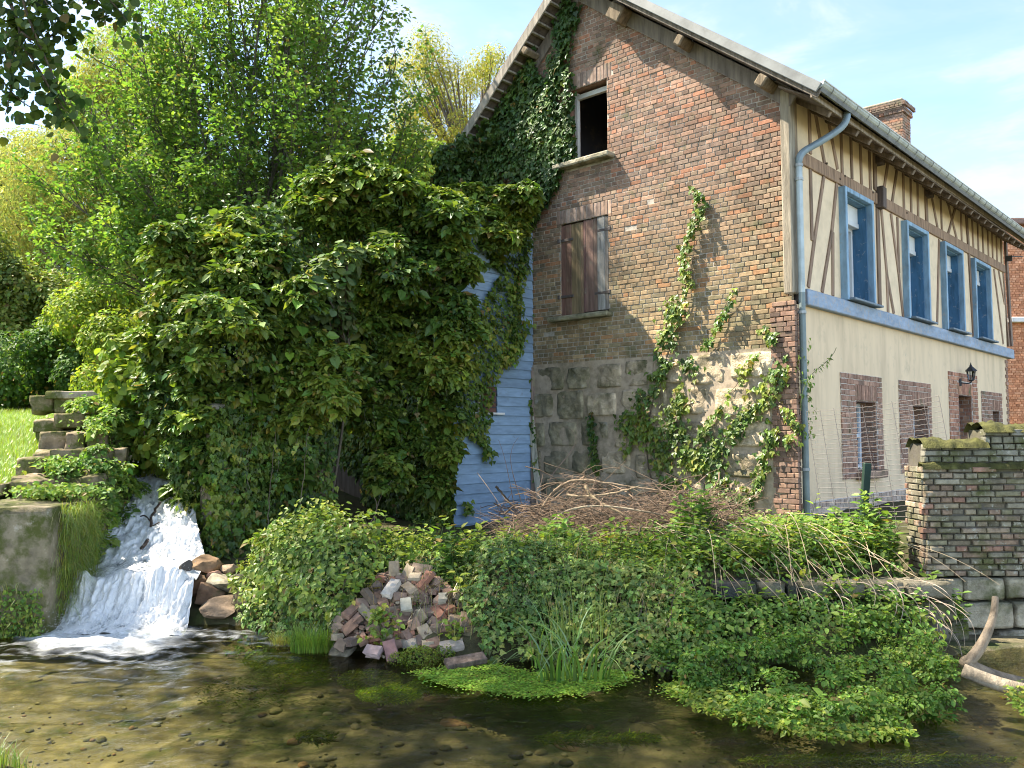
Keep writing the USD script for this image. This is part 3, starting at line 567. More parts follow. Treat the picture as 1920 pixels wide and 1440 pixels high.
# long front: lower wall, beam, frame
qs = {}
def frect(tl, br, tr=None): a, b = fac(*tl), fac(*br); return a, b
WT, WB = 5.72, 3.965
UPW = [(1.74, 2.95), (4.60, 5.84), (6.87, 8.15), (9.04, 10.37)]      # upper windows, outer edge of the blue surrounds
QT = 2.862
LOWW = [(1.61, 3.34, 1.25, 2.862, 2.19, 3.09, 1.36, 2.45), (4.20, 5.96, 1.25, 2.862, 4.90, 5.80, 1.36, 2.44), (7.14, 9.20, .70, 3.17, 7.75, 8.78, .70, 2.72), (9.55, 11.33, 1.25, 2.862, 10.45, 11.10, 1.36, 2.44)]
BT0, BT1 = 3.73, 3.955
opening = lambda h: (h[4], h[5], h[6], h[7])
def panel(x0, x1, z0, z1, holes, y, t, col, n=None):
    """A wall of boxes round its openings, front face at y."""
    xs = sorted({x0, x1, *[a for h in holes for a in h[:2]]}); out = []
    for a, b in zip(xs, xs[1:]):
        zs = [(z0, z1)]
        for h in holes:
            if h[0] < (a + b) / 2 < h[1]: zs = [s for q in zs for s in ((q[0], min(q[1], h[2])), (max(q[0], h[3]), q[1])) if s[1] - s[0] > .01]
        out += [box(((a + b) / 2, y + t / 2, (p + q_) / 2), (b - a, t, q_ - p), col=col) for p, q_ in zs]
    return cat(out)
lw = HP('front_wall', panel(.10, HL - .05, .2, BT0, [opening(h) for h in LOWW], .0, .34, (.70, .545, .365)), 'plaster', label='smooth beige rendered lower front wall')
uww = HP('infill_wall', panel(.14, HL, BT1, 6.95, [(a + .08, b - .08, WB + .02, WT - .08) for a, b in UPW], .0, .25, (.74, .59, .41)), 'cob', label='cream clay infill between the brown timbers')
HP('sill_beam', box(((.30 + 12.33) / 2, -.02, (BT0 + BT1) / 2), (12.03, .16, BT1 - BT0), bev=.012, col=(.25, .32, .42)), 'worn_blue', label='weathered blue painted beam across the front')
HP('beam_end', box((.235, -.01, 3.86), (.11, .14, .17), bev=.01, col=(.12, .10, .095)), 'timber')
BR = (.265, .18, .125)
HP('rail', beam((.35, -.012, 5.84), (HL, -.012, 5.90), .19, .05, (0, -1, 0), col=(.29, .19, .125)), 'timber', label='broad brown rail above the upper windows')
def tim(pts, w=.085, proud=.014, col=BR, name='stud'):
    """A timber whose ends were measured as lines of sight to the front wall."""
    P = [fac(*p) for p in pts]
    for a, b in zip(P, P[1:]):
        dd = nrm((b - a)[None])[0] * .01
        HP(name, beam(np.array([a[0], -proud + .02, a[2]]) - dd, np.array([b[0], -proud + .02, b[2]]) + dd, w, .05, (0, -1, 0), .006, np.asarray(col) * g.uniform(.85, 1.15)), 'timber')
c2 = lambda X, Y: (1440 + X / 6.4, 130 + Y / 6.4)
c3 = lambda X, Y: (1480 + X / 3.6, 300 + Y / 3.6)
for seg in ([c2(485, 400), c2(503, 1010)], [c2(550, 470), c2(672, 1125)], [c2(715, 600), c2(828, 1195)], [c2(868, 720), c2(886, 1260)], [c2(985, 770), c2(1003, 1310)], [c2(1098, 850), c2(1117, 1375)], [c2(1208, 930), c2(1224, 1440)],
            [c3(664, 10), c3(628, 245)], [c3(724, 60), c3(690, 290)], [c3(765, 85), c3(771, 345)], [c3(815, 125), c3(821, 375)], [c3(862, 150), c3(867, 400)], [c3(950, 208), c3(1000, 470)], [c3(1018, 250), c3(1028, 490)], [c3(1065, 280), c3(1130, 545)], [c3(1118, 320), c3(1066, 510)],
            [c3(1155, 350), c3(1162, 570)], [c3(1230, 390), c3(1241, 620)], [c3(1268, 420), c3(1275, 635)], [c3(1300, 445), c3(1308, 655)], [c3(1335, 462), c3(1343, 668)], [c3(1365, 485), c3(1372, 688)], [c3(1395, 500), c3(1401, 700)], [c3(1425, 520), c3(1430, 708)],
            [c3(138, 45), c3(150, 540)], [c3(230, 105), c3(163, 560), c3(125, 855)], [c3(317, 150), c3(284, 480), c3(218, 890)], [c3(290, 490), c3(291, 912)], [c3(366, 250), c3(374, 930)], [c3(618, 340), c3(655, 770), c3(702, 1036)], [c3(655, 780), c3(664, 1026)],
            [c3(683, 365), c3(735, 770), c3(765, 1056)], [c3(726, 390), c3(737, 760)], [c3(1008, 540), c3(995, 1106)], [c3(1036, 545), c3(1058, 1140)], [c3(1378, 740), c3(1442, 1240)], [c3(1408, 735), c3(1450, 970)], [c3(1440, 760), c3(1480, 1255)]):
    tim(seg)
for seg in ([c2(1270, 960), c3(575, 200)], [c3(590, 335), c3(606, 990)], [c3(915, 190), c3(926, 475)], [c3(1190, 370), c3(1206, 600)], [c3(1206, 610), c3(1240, 1190)]): tim(seg, .13, .022, (.22, .15, .105), 'post')
tim([c3(1452, 500), c3(1497, 1255)], .16, .03, (.19, .14, .11), 'post')
for (X, Y, X2, Y2) in ((566, -20, 600, 35), (578, 190, 608, 330), (905, 185, 934, 255)):
    a, b = fac(*c3((X + X2) / 2, Y)), fac(*c3((X + X2) / 2, Y2)); HP('bracket', beam((a[0], -.06, a[2]), (b[0], -.06, b[2]), .17, .14, (0, -1, 0), .01, (.11, .085, .075)), 'timber')
for px in (c2(675, 1137), c2(893, 1287), c2(835, 1322), c3(548, 222), c3(618, 305), c3(778, 360)):
    a = fac(*px); HP('peg', tube([(a[0], -.05, a[2]), (a[0], -.02, a[2])], .018, 6, (.11, .08, .06)), 'timber')
HP('corner_post', cat([beam((.06, .04, 3.86), (.02, .02, 6.72), .17, .15, (0, -1, 0), .02, (.30, .26, .20)), beam((.23, .02, 3.96), (.20, .02, 6.72), .10, .08, (0, -1, 0), .01, (.26, .20, .14))]), 'grey_timber', label='cracked grey oak corner post')
for i, (a, b) in enumerate(UPW):
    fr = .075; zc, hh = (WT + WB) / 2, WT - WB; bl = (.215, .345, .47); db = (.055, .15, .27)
    w = HP('window', cat([box((a + fr / 2, -.045, zc), (fr, .13, hh), bev=.008, col=bl), box((b - fr / 2, -.045, zc), (fr, .13, hh), bev=.008, col=bl), box(((a + b) / 2, -.045, WT - fr / 2), (b - a - 2 * fr, .128, fr), bev=.008, col=bl)]), 'blue_paint', label='tall upper window deep in a blue wooden surround')
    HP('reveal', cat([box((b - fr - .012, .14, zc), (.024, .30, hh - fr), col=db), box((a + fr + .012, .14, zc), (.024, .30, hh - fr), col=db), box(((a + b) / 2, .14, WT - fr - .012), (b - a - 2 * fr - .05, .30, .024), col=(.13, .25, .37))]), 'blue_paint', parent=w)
    HP('sill', box(((a + b) / 2 + .06, -.08, WB + .02), (b - a + .02, .24, .035), bev=.008, col=(.17, .22, .27)), 'blue_paint', parent=w)
    i0, i1 = a + fr + .025, b - fr - .025
    HP('shutter_box', cat([box(((i0 + i1) / 2, .19, WT - fr - .16), (i1 - i0, .14, .26), bev=.006, col=(.68, .69, .68)), box(((i0 + i1) / 2, .185, WT - fr - .33), (i1 - i0, .16, .08), bev=.006, col=(.62, .64, .65))]), 'white_paint', parent=w)
    HP('frame', cat([box((x, .24, WB + .67), (.055, .06, 1.28), bev=.006, col=(.66, .68, .70)) for x in (i0 + .03, (i0 + i1) / 2 - .03, (i0 + i1) / 2 + .03, i1 - .03)] + [box(((i0 + i1) / 2, .24, z_), (i1 - i0 - .12, .058, .05), bev=.006, col=(.66, .68, .70)) for z_ in (WB + .06, WB + 1.29)]), 'white_paint', parent=w)
    HP('pane', box(((i0 + i1) / 2, .262, WB + .67), (i1 - i0 - .1, .008, 1.2)), 'pane', parent=w)
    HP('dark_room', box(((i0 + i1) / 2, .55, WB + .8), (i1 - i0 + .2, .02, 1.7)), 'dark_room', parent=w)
# brick surrounds of the lower openings
BQ = [(.29, .165, .115), (.24, .14, .10), (.32, .19, .135), (.27, .17, .125)]; BO = [(.36, .18, .115), (.31, .15, .10), (.40, .22, .14)]
WHITE = (.58, .52, .47)
VF, CF = [], []
for i, h in enumerate(LOWW):
    x0, x1, z0, z1, a, b, c, d = h
    lint = (a - .02, b + .02, d, d + .25)
    rr = courses(g, x0, x1, z0, z1, ch=.085, holes=[(a, b, c - .2 if i == 2 else c, d + .001), lint])
    v, cc = brick_set(g, rr, C0 - D1 * .016, D2, -D1, proud=.008, depth=.03, cols=BO if i == 2 else BQ); VF.append(v); CF.append(cc)
    v, cc = brick_set(g, soldiers(lint, 12), C0 - D1 * .016, D2, -D1, proud=.010, depth=.03, cols=BO if i == 2 else BQ); VF.append(v); CF.append(cc)
    HP('brick_surround', panel(x0, x1, z0, z1, [(a, b, c - (.01 if i != 2 else 1), d)], -.014, .012, WHITE), 'mortar_clean', label='brick surround of a lower front opening')
    # right-hand and left-hand reveals, bricked
    rv = courses(g, .0, .30, c, d, ch=.085)
    v, cc = brick_set(g, rv, C0 + D2 * (b - .012), D1, -D2, proud=.008, depth=.02, cols=BO if i == 2 else BQ); VF.append(v); CF.append(cc)
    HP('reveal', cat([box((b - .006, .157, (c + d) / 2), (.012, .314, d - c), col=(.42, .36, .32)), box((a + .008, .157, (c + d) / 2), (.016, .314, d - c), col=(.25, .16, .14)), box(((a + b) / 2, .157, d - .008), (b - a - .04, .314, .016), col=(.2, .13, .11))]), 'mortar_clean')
    if i != 2:
        w = HP('window', cat([box((x, .27, (c + d) / 2), (.06, .06, d - c), bev=.006, col=(.66, .70, .76)) for x in (a + .04, (a + b) / 2, b - .04)] + [box(((a + b) / 2, .27, z_), (b - a - .1, .058, .06), bev=.006, col=(.66, .70, .76)) for z_ in (c + .05, d - .05, (c + d) / 2)]), 'white_paint', label='lower window with pale frame set deep in brick')
        HP('pane', box(((a + b) / 2, .28, (c + d) / 2), (b - a - .1, .008, d - c - .1)), 'pane', parent=w)
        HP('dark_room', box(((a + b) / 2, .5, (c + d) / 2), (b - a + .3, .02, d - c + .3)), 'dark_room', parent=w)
        HP('sill', box(((a + b) / 2 + .02, -.03, c - .065), (b - a + .16, .20, .13), bev=.012, col=(.33, .22, .16)), 'stone', parent=w)
    else:
        HP('door', box(((a + b) / 2, .26, (c + d) / 2), (b - a, .05, d - c), bev=.004, col=(.20, .22, .24)), 'timber', label='dark front door deep in its brick surround')
# quoins at the far end, brick skirting
rq = [[11.80 + (0 if r % 2 else .08), 12.02, .9 + r * .087, .9 + r * .087 + .075] for r in range(32)]
v, cc = brick_set(g, rq, C0 - D1 * .004, D2, -D1, proud=.012, depth=.03, cols=BQ); VF.append(v); CF.append(cc)
sk = courses(g, .16, 6.2, .40, .98, ch=.083)
v, cc = brick_set(g, sk, C0 - D1 * .018, D2, -D1, proud=.012, depth=.03, cols=[(.40, .32, .26), (.34, .26, .21), (.44, .36, .29)]); VF.append(v); CF.append(cc)
HP('skirting', box((3.2, -.008, .6), (6.1, .02, .78), col=WHITE), 'mortar_clean')
lq = [[.13, .13 + (.10 if r % 2 else .13), 1.6 + r * .087, 1.6 + r * .087 + .075] for r in range(24) if not 9 < r < 14]
v, cc = brick_set(g, lq, C0 - D1 * .004, D2, -D1, proud=.012, depth=.03, cols=BQ); VF.append(v); CF.append(cc)
# chimney, on the far gable
CX0, CX1, CY0, CY1, CZ = 11.35, 11.95, 2.0, 3.7, 10.42
VC, CC = [], []
chim = HP('chimney', cat([box(((CX0 + CX1) / 2, (CY0 + CY1) / 2, 9.1), (CX1 - CX0 - .03, CY1 - CY0 - .03, 2.5), col=(.42, .37, .33)), box(((CX0 + CX1) / 2, (CY0 + CY1) / 2, CZ + .05), (CX1 - CX0 + .02, CY1 - CY0 + .02, .08), bev=.03, col=(.30, .26, .20))]), 'mortar', label='square brick chimney with corbelled mossy cap')
for (o, z0, z1) in ((0., 8.0, 10.12), (.05, 10.12, 10.28), (.10, 10.28, 10.40)):
    v, cc = brick_set(g, courses(g, CY0 - o, CY1 + o, z0, z1), C0 + D2 * (CX0 - o), D1, -D2, cols=cols_h); VC.append(v); CC.append(cc * (.8 if o else 1.))
    v, cc = brick_set(g, courses(g, CX0 - o, CX1 + o, z0, z1, off=1), C0 + D1 * (CY0 - o), D2, -D1, cols=cols_h); VC.append(v); CC.append(cc * (.8 if o else 1.))
HP('brick_courses', brick_mesh(iv(np.concatenate(VC).reshape(-1, 3)).reshape(-1, 12, 3), np.concatenate(CC)), 'brick', parent=chim, kind='stuff')
# the 300 bricks that show largest are parts of their own
VB, CB = np.concatenate([VA] + VF), np.concatenate([CA] + CF)
size = seen_size(VB); hid = hloc(VB[:, 0])[..., 0] if False else None
lb = (VB[:, 0] - C0) @ D1; size[:len(V1)] *= (lb[:len(V1)] < 4.4)
order = np.argsort(-size); big = order[:300]; rest = order[300:]
VBl = iv(VB.reshape(-1, 3)).reshape(-1, 12, 3)
for i in big: HP('brick', brick_mesh(VBl[i:i + 1], CB[i:i + 1]), 'brick', parent=gable)
HP('brick_courses', brick_mesh(VBl[rest], CB[rest]), 'brick', parent=gable, kind='stuff')
# roof: two slopes with thickness, verge boards, battens, purlins
OV = .40                                                            # overhang at the gable
def slab(y0, z0, y1, z1, x0, x1, t, col):
    d = nrm(np.array([[0, y1 - y0, z1 - z0]]))[0]; n = np.cross(EX, d); n = n if n[2] > 0 else -n
    return beam((0, 0, 0), (1, 0, 0), 1, 1, EX * 0 + [0, 0, 1]) if False else box(np.array([(x0 + x1) / 2, (y0 + y1) / 2, (z0 + z1) / 2]) + n * t / 2, (x1 - x0, math.hypot(y1 - y0, z1 - z0), t), np.array([EX, d, n]), col=col)
ze = lambda y: float(roof_z(y))
roof = HP('roof', cat([slab(RY, RZ + .02, -.62, ze(-.62) + .02, -OV, 12.35, .05, (.16, .17, .18)), slab(RY, RZ + .02, 7.35, ze(7.35) + .02, -OV, 12.35, .05, (.20, .15, .12))]), 'slate', label='dark roof slopes with deep verge')
HP('soffit', cat([slab(RY, RZ - .10, -.50, ze(-.50) - .10, -OV + .03, .0, .02, (.13, .10, .08)), slab(RY, RZ - .075, 7.2, ze(7.2) - .075, -OV + .03, .0, .02, (.12, .095, .08))]), 'timber', parent=roof)
HP('verge_board', beam((-OV + .012, RY, RZ - .03), (-OV + .012, 7.3, ze(7.3) - .03), .15, .03, (-1, 0, 0), .004, (.33, .30, .26)), 'grey_timber', parent=roof, label='grey weathered verge board on the left slope')
HP('verge_board', beam((-OV + .012, RY, RZ - .04), (-OV + .012, -.6, ze(-.6) - .04), .10, .03, (-1, 0, 0), .004, (.20, .17, .14)), 'grey_timber', parent=roof)
HP('verge_flashing', cat([beam((-OV - .03, RY, RZ + .05), (-OV - .03, -.62, ze(-.62) + .05), .13, .03, (-1, 0, 0), .008, (.20, .21, .21))] + [beam((-OV + .09, RY, RZ + .10), (-OV + .09, -.62, ze(-.62) + .10), .22, .02, (0, .6, .8), .006, (.10, .105, .105))]), 'zinc', parent=roof, label='grey zinc strip capping the right verge')
for ya, yb in ((RY, -.1), (RY, 7.0)): HP('wall_plate', beam((-.03, ya, ze(ya) - .27), (-.03, yb, ze(yb) - .27), .22, .05, (-1, 0, 0), .006, (.20, .17, .145)), 'timber', parent=roof)
for k in range(26):
    y = RY + .35 + k * .14; HP('batten', box((-OV / 2 + .0, y, ze(y) - .105), (OV - .05, .06, .035), bev=.004, col=(.30, .27, .23)), 'timber', parent=roof)
for y, w_, h_, x_ in ((4.53, .12, .13, -.40), (2.70, .30, .26, -.30), (1.50, .13, .16, -.38), (.20, .15, .16, -.42), (5.9, .12, .13, -.38)):
    zc_ = ze(y) - .16 - h_ / 2; HP('purlin', box((x_ / 2 + .05, y, zc_), (abs(x_) + .1, w_, h_), np.array([[1, 0, 0], nrm(np.array([[0, 1, RS if y < RY else -LS]]))[0], nrm(np.array([[0, -(RS if y < RY else -LS), 1]]))[0]]), .02, (.21, .165, .115)), 'grey_timber', parent=roof)
# eaves along the front: soffit boards, rafter feet, gutter with brackets
HP('eaves_board', cat([beam((-OV, -.50, 6.40), (12.3, -.50, 6.48), .10, .025, (0, -1, 0), .003, (.30, .25, .20)), slab(.0, 6.66, -.50, 6.36, -.3, 12.3, .02, (.15, .115, .09))]), 'timber', parent=roof)
for k in range(24): HP('rafter_foot', beam((.3 + k * .51, .05, 6.70), (.3 + k * .51, -.47, 6.33), .07, .10, (0, -.6, .8), .006, (.20, .155, .12)), 'timber', parent=roof)
ga = np.linspace(np.pi, 2 * np.pi, 9); rg = .085
def gut(r, x): return np.stack([np.full(9, x), -.60 + r * np.cos(ga), 6.52 + .0 * ga + r * np.sin(ga)], -1)
GP = np.stack([gut(rg, -.42), gut(rg, 12.9)]); GI = np.stack([gut(rg - .006, -.42), gut(rg - .006, 12.9)])
GP[1, :, 2] += .06; GI[1, :, 2] += .06
gutter = HP('gutter', cat([grid(GP, (.36, .38, .34)), grid(GI[:, ::-1], (.42, .44, .43)), M(np.vstack([gut(rg, -.42), [[-.42, -.60, 6.52]]]), [[i, i + 1, 9] for i in range(8)], (.55, .58, .6)), tube([(-.42, -.60 - rg, 6.525), (12.9, -.60 - rg, 6.585)], .011, 6, (.52, .54, .52))]), 'zinc', smooth=False, label='half round zinc gutter under the front eaves')
for k in range(30):
    x = -.1 + k * .43; HP('gutter_bracket', tube(gut(rg + .006, x) + [0, 0, .06 * (x + .42) / 13.3], .006, 4, (.30, .30, .28)), 'zinc', parent=gutter)
dp = lambda px, py, off: fac(px, py, off)
pl = [dp(1588, 212, .56), dp(1583, 232, .54), dp(1560, 252, .42), dp(1520, 276, .22), dp(1503, 288, .14), dp(1498, 310, .11)]
pa = curve(pl, 22); bx = pl[-1]; bot = dp(1513, 975, .10)
strt = np.linspace(bx, bot, 12)
pipe = HP('downpipe', cat([tube(pa, .050, 10, (.22, .28, .31)), tube(strt[:5], .046, 10, (.40, .46, .47)), tube(strt[4:], .046, 10, (.17, .21, .21))]), 'zinc', smooth=True, label='grey zinc downpipe with an offset bend under the gutter')
for t in (.0, .04, .42, .86): HP('pipe_collar', tube([strt[0] + (strt[-1] - strt[0]) * t + [0, 0, .02], strt[0] + (strt[-1] - strt[0]) * t - [0, 0, .02]], .056, 10, (.34, .36, .36)), 'zinc', parent=pipe)
# other walls (house body behind)
HP('side_wall', cat([box((HL - .03, HWD / 2, 3.4), (.3, HWD - .1, 6.6), col=(.30, .18, .13)), box((HL / 2, HWD - .05, 3.4), (HL - .2, .3, 6.6), col=(.30, .18, .13))]), 'far_brick')
HP('cable_bracket', cat([box((12.16, -.10, 6.17), (.02, .14, .14), bev=.003, col=(.05, .05, .05)), beam((12.2, -.14, 6.22), (12.6, -.3, 6.25), .02, .02, (0, 0, 1), .002, (.05, .05, .05))]), 'iron')
# wall lantern over the door
la = fac(1821, 708, .20); lant = Thing('wall_lantern', 'small black wall lantern above the brick framed door', 'lantern', wl(la) - [0, 0, .2], TH)
q = lambda x, y, z: la + np.array([x, y, z])
LB = (.02, .022, .026); lz = lambda m: (wl(m[0]), m[1], m[2])
lant.part('bracket', lz(cat([tube(curve([q(-.16, .18, -.10), q(-.10, .06, -.12), q(0, 0, -.08), q(0, 0, -.05)], 10), .014, 6, LB), tube([q(-.16, .19, -.17), q(-.16, .19, -.02)], .05, 8, LB)])), 'iron')
hexa = lambda r, z: np.array([[la[0] + r * math.cos(a), la[1] + r * math.sin(a), la[2] + z] for a in np.arange(6) * np.pi / 3])
for i in range(6):
    lant.part('cage_bar', lz(tube([hexa(.055, -.05)[i], hexa(.085, .13)[i]], .007, 4, LB)), 'iron')
    a_, b_ = hexa(.053, -.05), hexa(.083, .13); j = (i + 1) % 6
    lant.part('pane', lz(M([a_[i], a_[j], b_[j], b_[i]], quads([[0, 1, 2, 3]]))), 'pane')
lant.part('cap', lz(cat([tube([q(0, 0, .13), q(0, 0, .16), q(0, 0, .23), q(0, 0, .26)], [.115, .10, .03, .02], 6, LB), tube([q(0, 0, .26), q(0, 0, .31)], [.016, .006], 6, LB), tube([q(0, 0, -.07), q(0, 0, -.05)], [.04, .06], 6, LB)])), 'iron')

# ================================================================== THE BLUE BOARDED SHED (built against the gable)
SY0, SY1, SD, = 4.66, 8.6, 1.92                                     # right side y, left side y, depth out from the gable (x = -SD .. 0)
shed = Thing('boarded_shed', 'narrow blue boarded shed under ivy leaning against the brick gable', 'shed', wl([-SD / 2, (SY0 + SY1) / 2, .35]), TH)
S = lambda name, m, mat, **k: shed.part(name, (wl(m[0]), m[1], m[2]), mat, **k)
body = S('wall', cat([box((-SD / 2, SY0 + .08, 2.95), (SD - .1, .06, 5.1), col=(.07, .075, .09)), box((-SD + .06, (SY0 + SY1) / 2, 2.7), (.08, SY1 - SY0 - .1, 4.9), col=(.16, .13, .10)), box((-SD / 2, SY1 - .08, 2.7), (SD - .1, .06, 4.9), col=(.16, .13, .10))]), 'timber')
g = np.random.default_rng(14); nb = 34; zb = np.linspace(.22, 5.55, nb + 1)
def shed_x(px, py): p = hloc(onp(px, py, C0 + D1 * SY0, D1)); return p
wa, wb = shed_x(893, 722), shed_x(934, 774); w0, w1 = min(wa[0], wb[0]), max(wa[0], wb[0]); wz0, wz1 = wb[2], wa[2]
for k in range(nb):
    z0, z1 = zb[k], zb[k + 1]; zm = (z0 + z1) / 2; tone = np.array([.235, .335, .465]) * g.uniform(.86, 1.14)
    spans = [(-SD, -.015)]
    if wz0 - .02 < zm < wz1 + .03: spans = [(-SD, w0 - .005), (w1 + .005, -.015)]
    for a, b in spans:
        th = math.radians(7)
        Rb = np.array([[1, 0, 0], [0, math.cos(th), -math.sin(th)], [0, math.sin(th), math.cos(th)]])
        S('board', box(((a + b) / 2, SY0 + .03 + g.normal(0, .002), zm + g.normal(0, .002)), (b - a, .022, z1 - z0 + .004), Rb, .003, tone), 'blue_board')
win = S('window', cat([box((w0 + .10, SY0 + .055, (wz0 + wz1) / 2), (.05, .06, wz1 - wz0), bev=.004, col=(.70, .70, .68)), box(((w0 + w1) / 2, SY0 + .02, wz0 - .015), (w1 - w0 + .26, .12, .035), bev=.006, col=(.72, .72, .70))]), 'white_paint', label='small window with white frame and sill in the blue boards')
S('curtain', grid(np.stack([np.stack([np.full(6, w0 - .1 + .06 * i), SY0 + .1 + .01 * np.sin(np.arange(6) * 2 + i), np.linspace(wz1 - .05 * i, wz0, 6)], -1) for i in range(4)]), (.7, .7, .68)), 'plaster', parent=win)
S('brick_infill', cat([box(((w0 + w1) / 2 + .1, SY0 + .07, wz0 + (i + .5) * (wz1 - wz0) / 5), (w1 - w0 - .2, .05, (wz1 - wz0) / 5 - .012), bev=.006, col=(.16, .08, .065)) for i in range(5)]), 'brick_clean', parent=win)
pa_, pb_ = gab(990, 705), gab(1003, 935)
S('corner_board', cat([beam((-.06, pa_[1] - .03, pa_[2]), (-.14, 4.42, .5), .10, .03, (-1, -.3, 0), .004, (.46, .43, .34)), beam((-.02, 4.66, 3.1), (-.10, 4.60, .5), .12, .03, (-.5, -1, 0), .004, (.22, .17, .14))]), 'grey_timber', label='leaning pale corner board beside the stone base')
# tiled shed roof (mostly under ivy): rows of tiles along the verge
g = np.random.default_rng(15)
rt = S('roof', cat([box((-SD / 2, (SY0 + SY1) / 2, 5.30), (SD + .1, SY1 - SY0, .06), np.array([[1, 0, 0], nrm(np.array([[0, 1, -.10]]))[0], nrm(np.array([[0, .10, 1]]))[0]]), col=(.13, .09, .07))]), 'timber')
for k in range(26):
    y = SY0 + .1 + k * .15; z_ = 5.30 + .07 - (y - (SY0 + SY1) / 2) * .10
    for x in (-SD - .02, -SD + .2):
        S('roof_tile', box((x, y, z_ + g.normal(0, .006)), (.21, .20, .02), np.array([[1, 0, 0], nrm(np.array([[0, 1, -.06]]))[0], nrm(np.array([[0, .06, 1]]))[0]]), .004, np.array([.36, .17, .11]) * g.uniform(.7, 1.25)), 'far_brick', parent=rt)
#@@P3
# ================================================================== THE STEPPED STONE WALL LEFT OF THE FALLS
def rough_block(c, size, seed, R=None, amp=.05, sub=3, col=(.3, .28, .22)):
    m = trimesh.creation.box((1, 1, 1))
    for _ in range(sub): m = m.subdivide()
    v = np.array(m.vertices); s = np.asarray(size, float)
    r = np.abs(v * 2); v = v * (1 - .06 * (r ** 4).sum(1, keepdims=True) / 3)
    v = v * s; n = nrm(v / s ** 1.0)
    v = v + n * ((fbm(v * 3.2 + seed * 7.3, 4, seed) - .5) * amp * 2)[:, None]
    if R is not None: v = v @ np.asarray(R)
    return M(v + np.asarray(c, float), np.array(m.faces), col)
def rotz(a): return np.array([[math.cos(a), math.sin(a), 0], [-math.sin(a), math.cos(a), 0], [0, 0, 1]])
weir = Thing('stone_weir_wall', 'ruined stepped stone wall with mossy blocks climbing beside the waterfall', 'wall', (-5., 9.5, 0))
weir.part('block', rough_block((-5.16, 8.98, .52), (1.1, .98, 1.50), 3, rotz(.08), .06, 4, (.20, .17, .115)), 'old_stone', smooth=True, label='large weathered front block with white lichen')
g = np.random.default_rng(21)
lev = [(9.5, 10.35, 1.50), (10.3, 11.2, 1.76), (11.15, 12.0, 2.0), (11.95, 12.9, 2.22), (12.85, 14.3, 2.50)]
for i, (y0, y1, zt) in enumerate(lev):
    xr = np.interp((y0 + y1) / 2, LXy, LXx) + .02; z = .5 if i < 3 else 1.0
    a = math.atan2(np.interp(y1, LXy, LXx) - np.interp(y0, LXy, LXx), y1 - y0)
    while z < zt - .05:
        h = min(g.uniform(.16, .32), zt - z)
        if zt - z - h < .10: h = zt - z
        for (ya, yb) in ((y0, (y0 + y1) / 2), ((y0 + y1) / 2, y1)):
            x = xr + g.normal(0, .03); yo = g.normal(0, .05)
            for k in range(3):
                w = g.uniform(.24, .42); dz = g.normal(0, .03) - .05 * (g.random() < .3)
                weir.part('stone', rough_block((x - w / 2, (ya + yb) / 2 + yo + g.normal(0, .03), z + h / 2 + dz), (w - .01, yb - ya + .02, h - .01), int(g.integers(1, 90)), rotz(-a * .6 + g.normal(0, .12)), .085, 3, np.array([.255, .20, .135]) * g.uniform(.65, 1.2)), 'old_stone', smooth=True); x -= w
        z += h
weir.part('coping_slab', rough_block((-6.35, 13.2, 2.56), (1.35, .9, .12), 31, rotz(.1), .03, 3, (.30, .26, .21)), 'old_stone', smooth=True)
# old mill-race wall under the ivy
race = Thing('mill_race_wall', 'old rendered mill race wall almost hidden under ivy right of the waterfall', 'wall', (-3.6, 11.3, .2))
def wallseg(a, b, z0, z1, t=.3, col=(.30, .27, .21)):
    a, b = np.append(a, 0.), np.append(b, 0.); d = nrm((b - a)[None])[0]; n = np.array([-d[1], d[0], 0])
    return box((a + b) / 2 + n * t / 2 + UP * (z0 + z1) / 2, (np.linalg.norm(b - a), t, z1 - z0), np.array([d, n, UP]), .02, col)
race.part('wall_face', wallseg((-3.78, 10.75), (-2.62, 11.95), -.2, 2.35), 'stone'); race.part('side_face', wallseg((-5.6, 14.6), (-3.80, 10.8), -.2, 2.35), 'stone')
race.part('end_face', wallseg((-2.6, 11.98), (-3.3, 13.1), .2, 2.35), 'stone')

# ================================================================== GARDEN WALL AND BANK STONES
gw = Thing('garden_wall', 'broken brick garden wall with moss on its stepped top, on rough stones', 'wall', (5.2, 8.4, .3))
g = np.random.default_rng(22); GY0 = 8.30
gwr = courses(g, 3.97, 7.2, .57, 1.62, ch=.0585, st=.235, joint=.010)
gwt = courses(g, 4.0, 7.2, 1.66, 1.84, ch=.0585, st=.235, joint=.010); gwu = courses(g, 4.60, 7.2, 1.84, 1.985, ch=.0585, st=.235, joint=.010)
bump_ = lambda r: [[a + .03 * math.sin(i * 2.7) * (a < 4.05), b, c, d] for i, (a, b, c, d) in enumerate(r)]
cg = [(.215, .18, .125), (.17, .15, .11), (.22, .155, .11), (.145, .13, .09), (.25, .195, .14), (.24, .14, .10), (.21, .19, .14), (.18, .165, .105)]
v1, c1 = brick_set(g, bump_(gwr), np.array([0, GY0, 0.]), EX, -EY, .016, .09, .010, .05, cols=cg, bev=.007)
v2, c2_ = brick_set(g, bump_(gwt) + gwu, np.array([0, GY0 + .03, 0.]), EX, -EY, .016, .09, .008, .03, cols=[(.17, .165, .12), (.20, .19, .14), (.23, .22, .18)], bev=.007)
ends = courses(g, GY0 + .02, GY0 + .36, .57, 1.62, ch=.0585, st=.235); v3, c3_ = brick_set(g, ends, np.array([3.975, 0, 0.]), EY, -EX, .012, .09, .006, .03, cols=cg)
V, C = np.concatenate([v1, v2, v3]), np.concatenate([c1, c2_, c3_]); s_ = np.argsort(-seen_size(V))
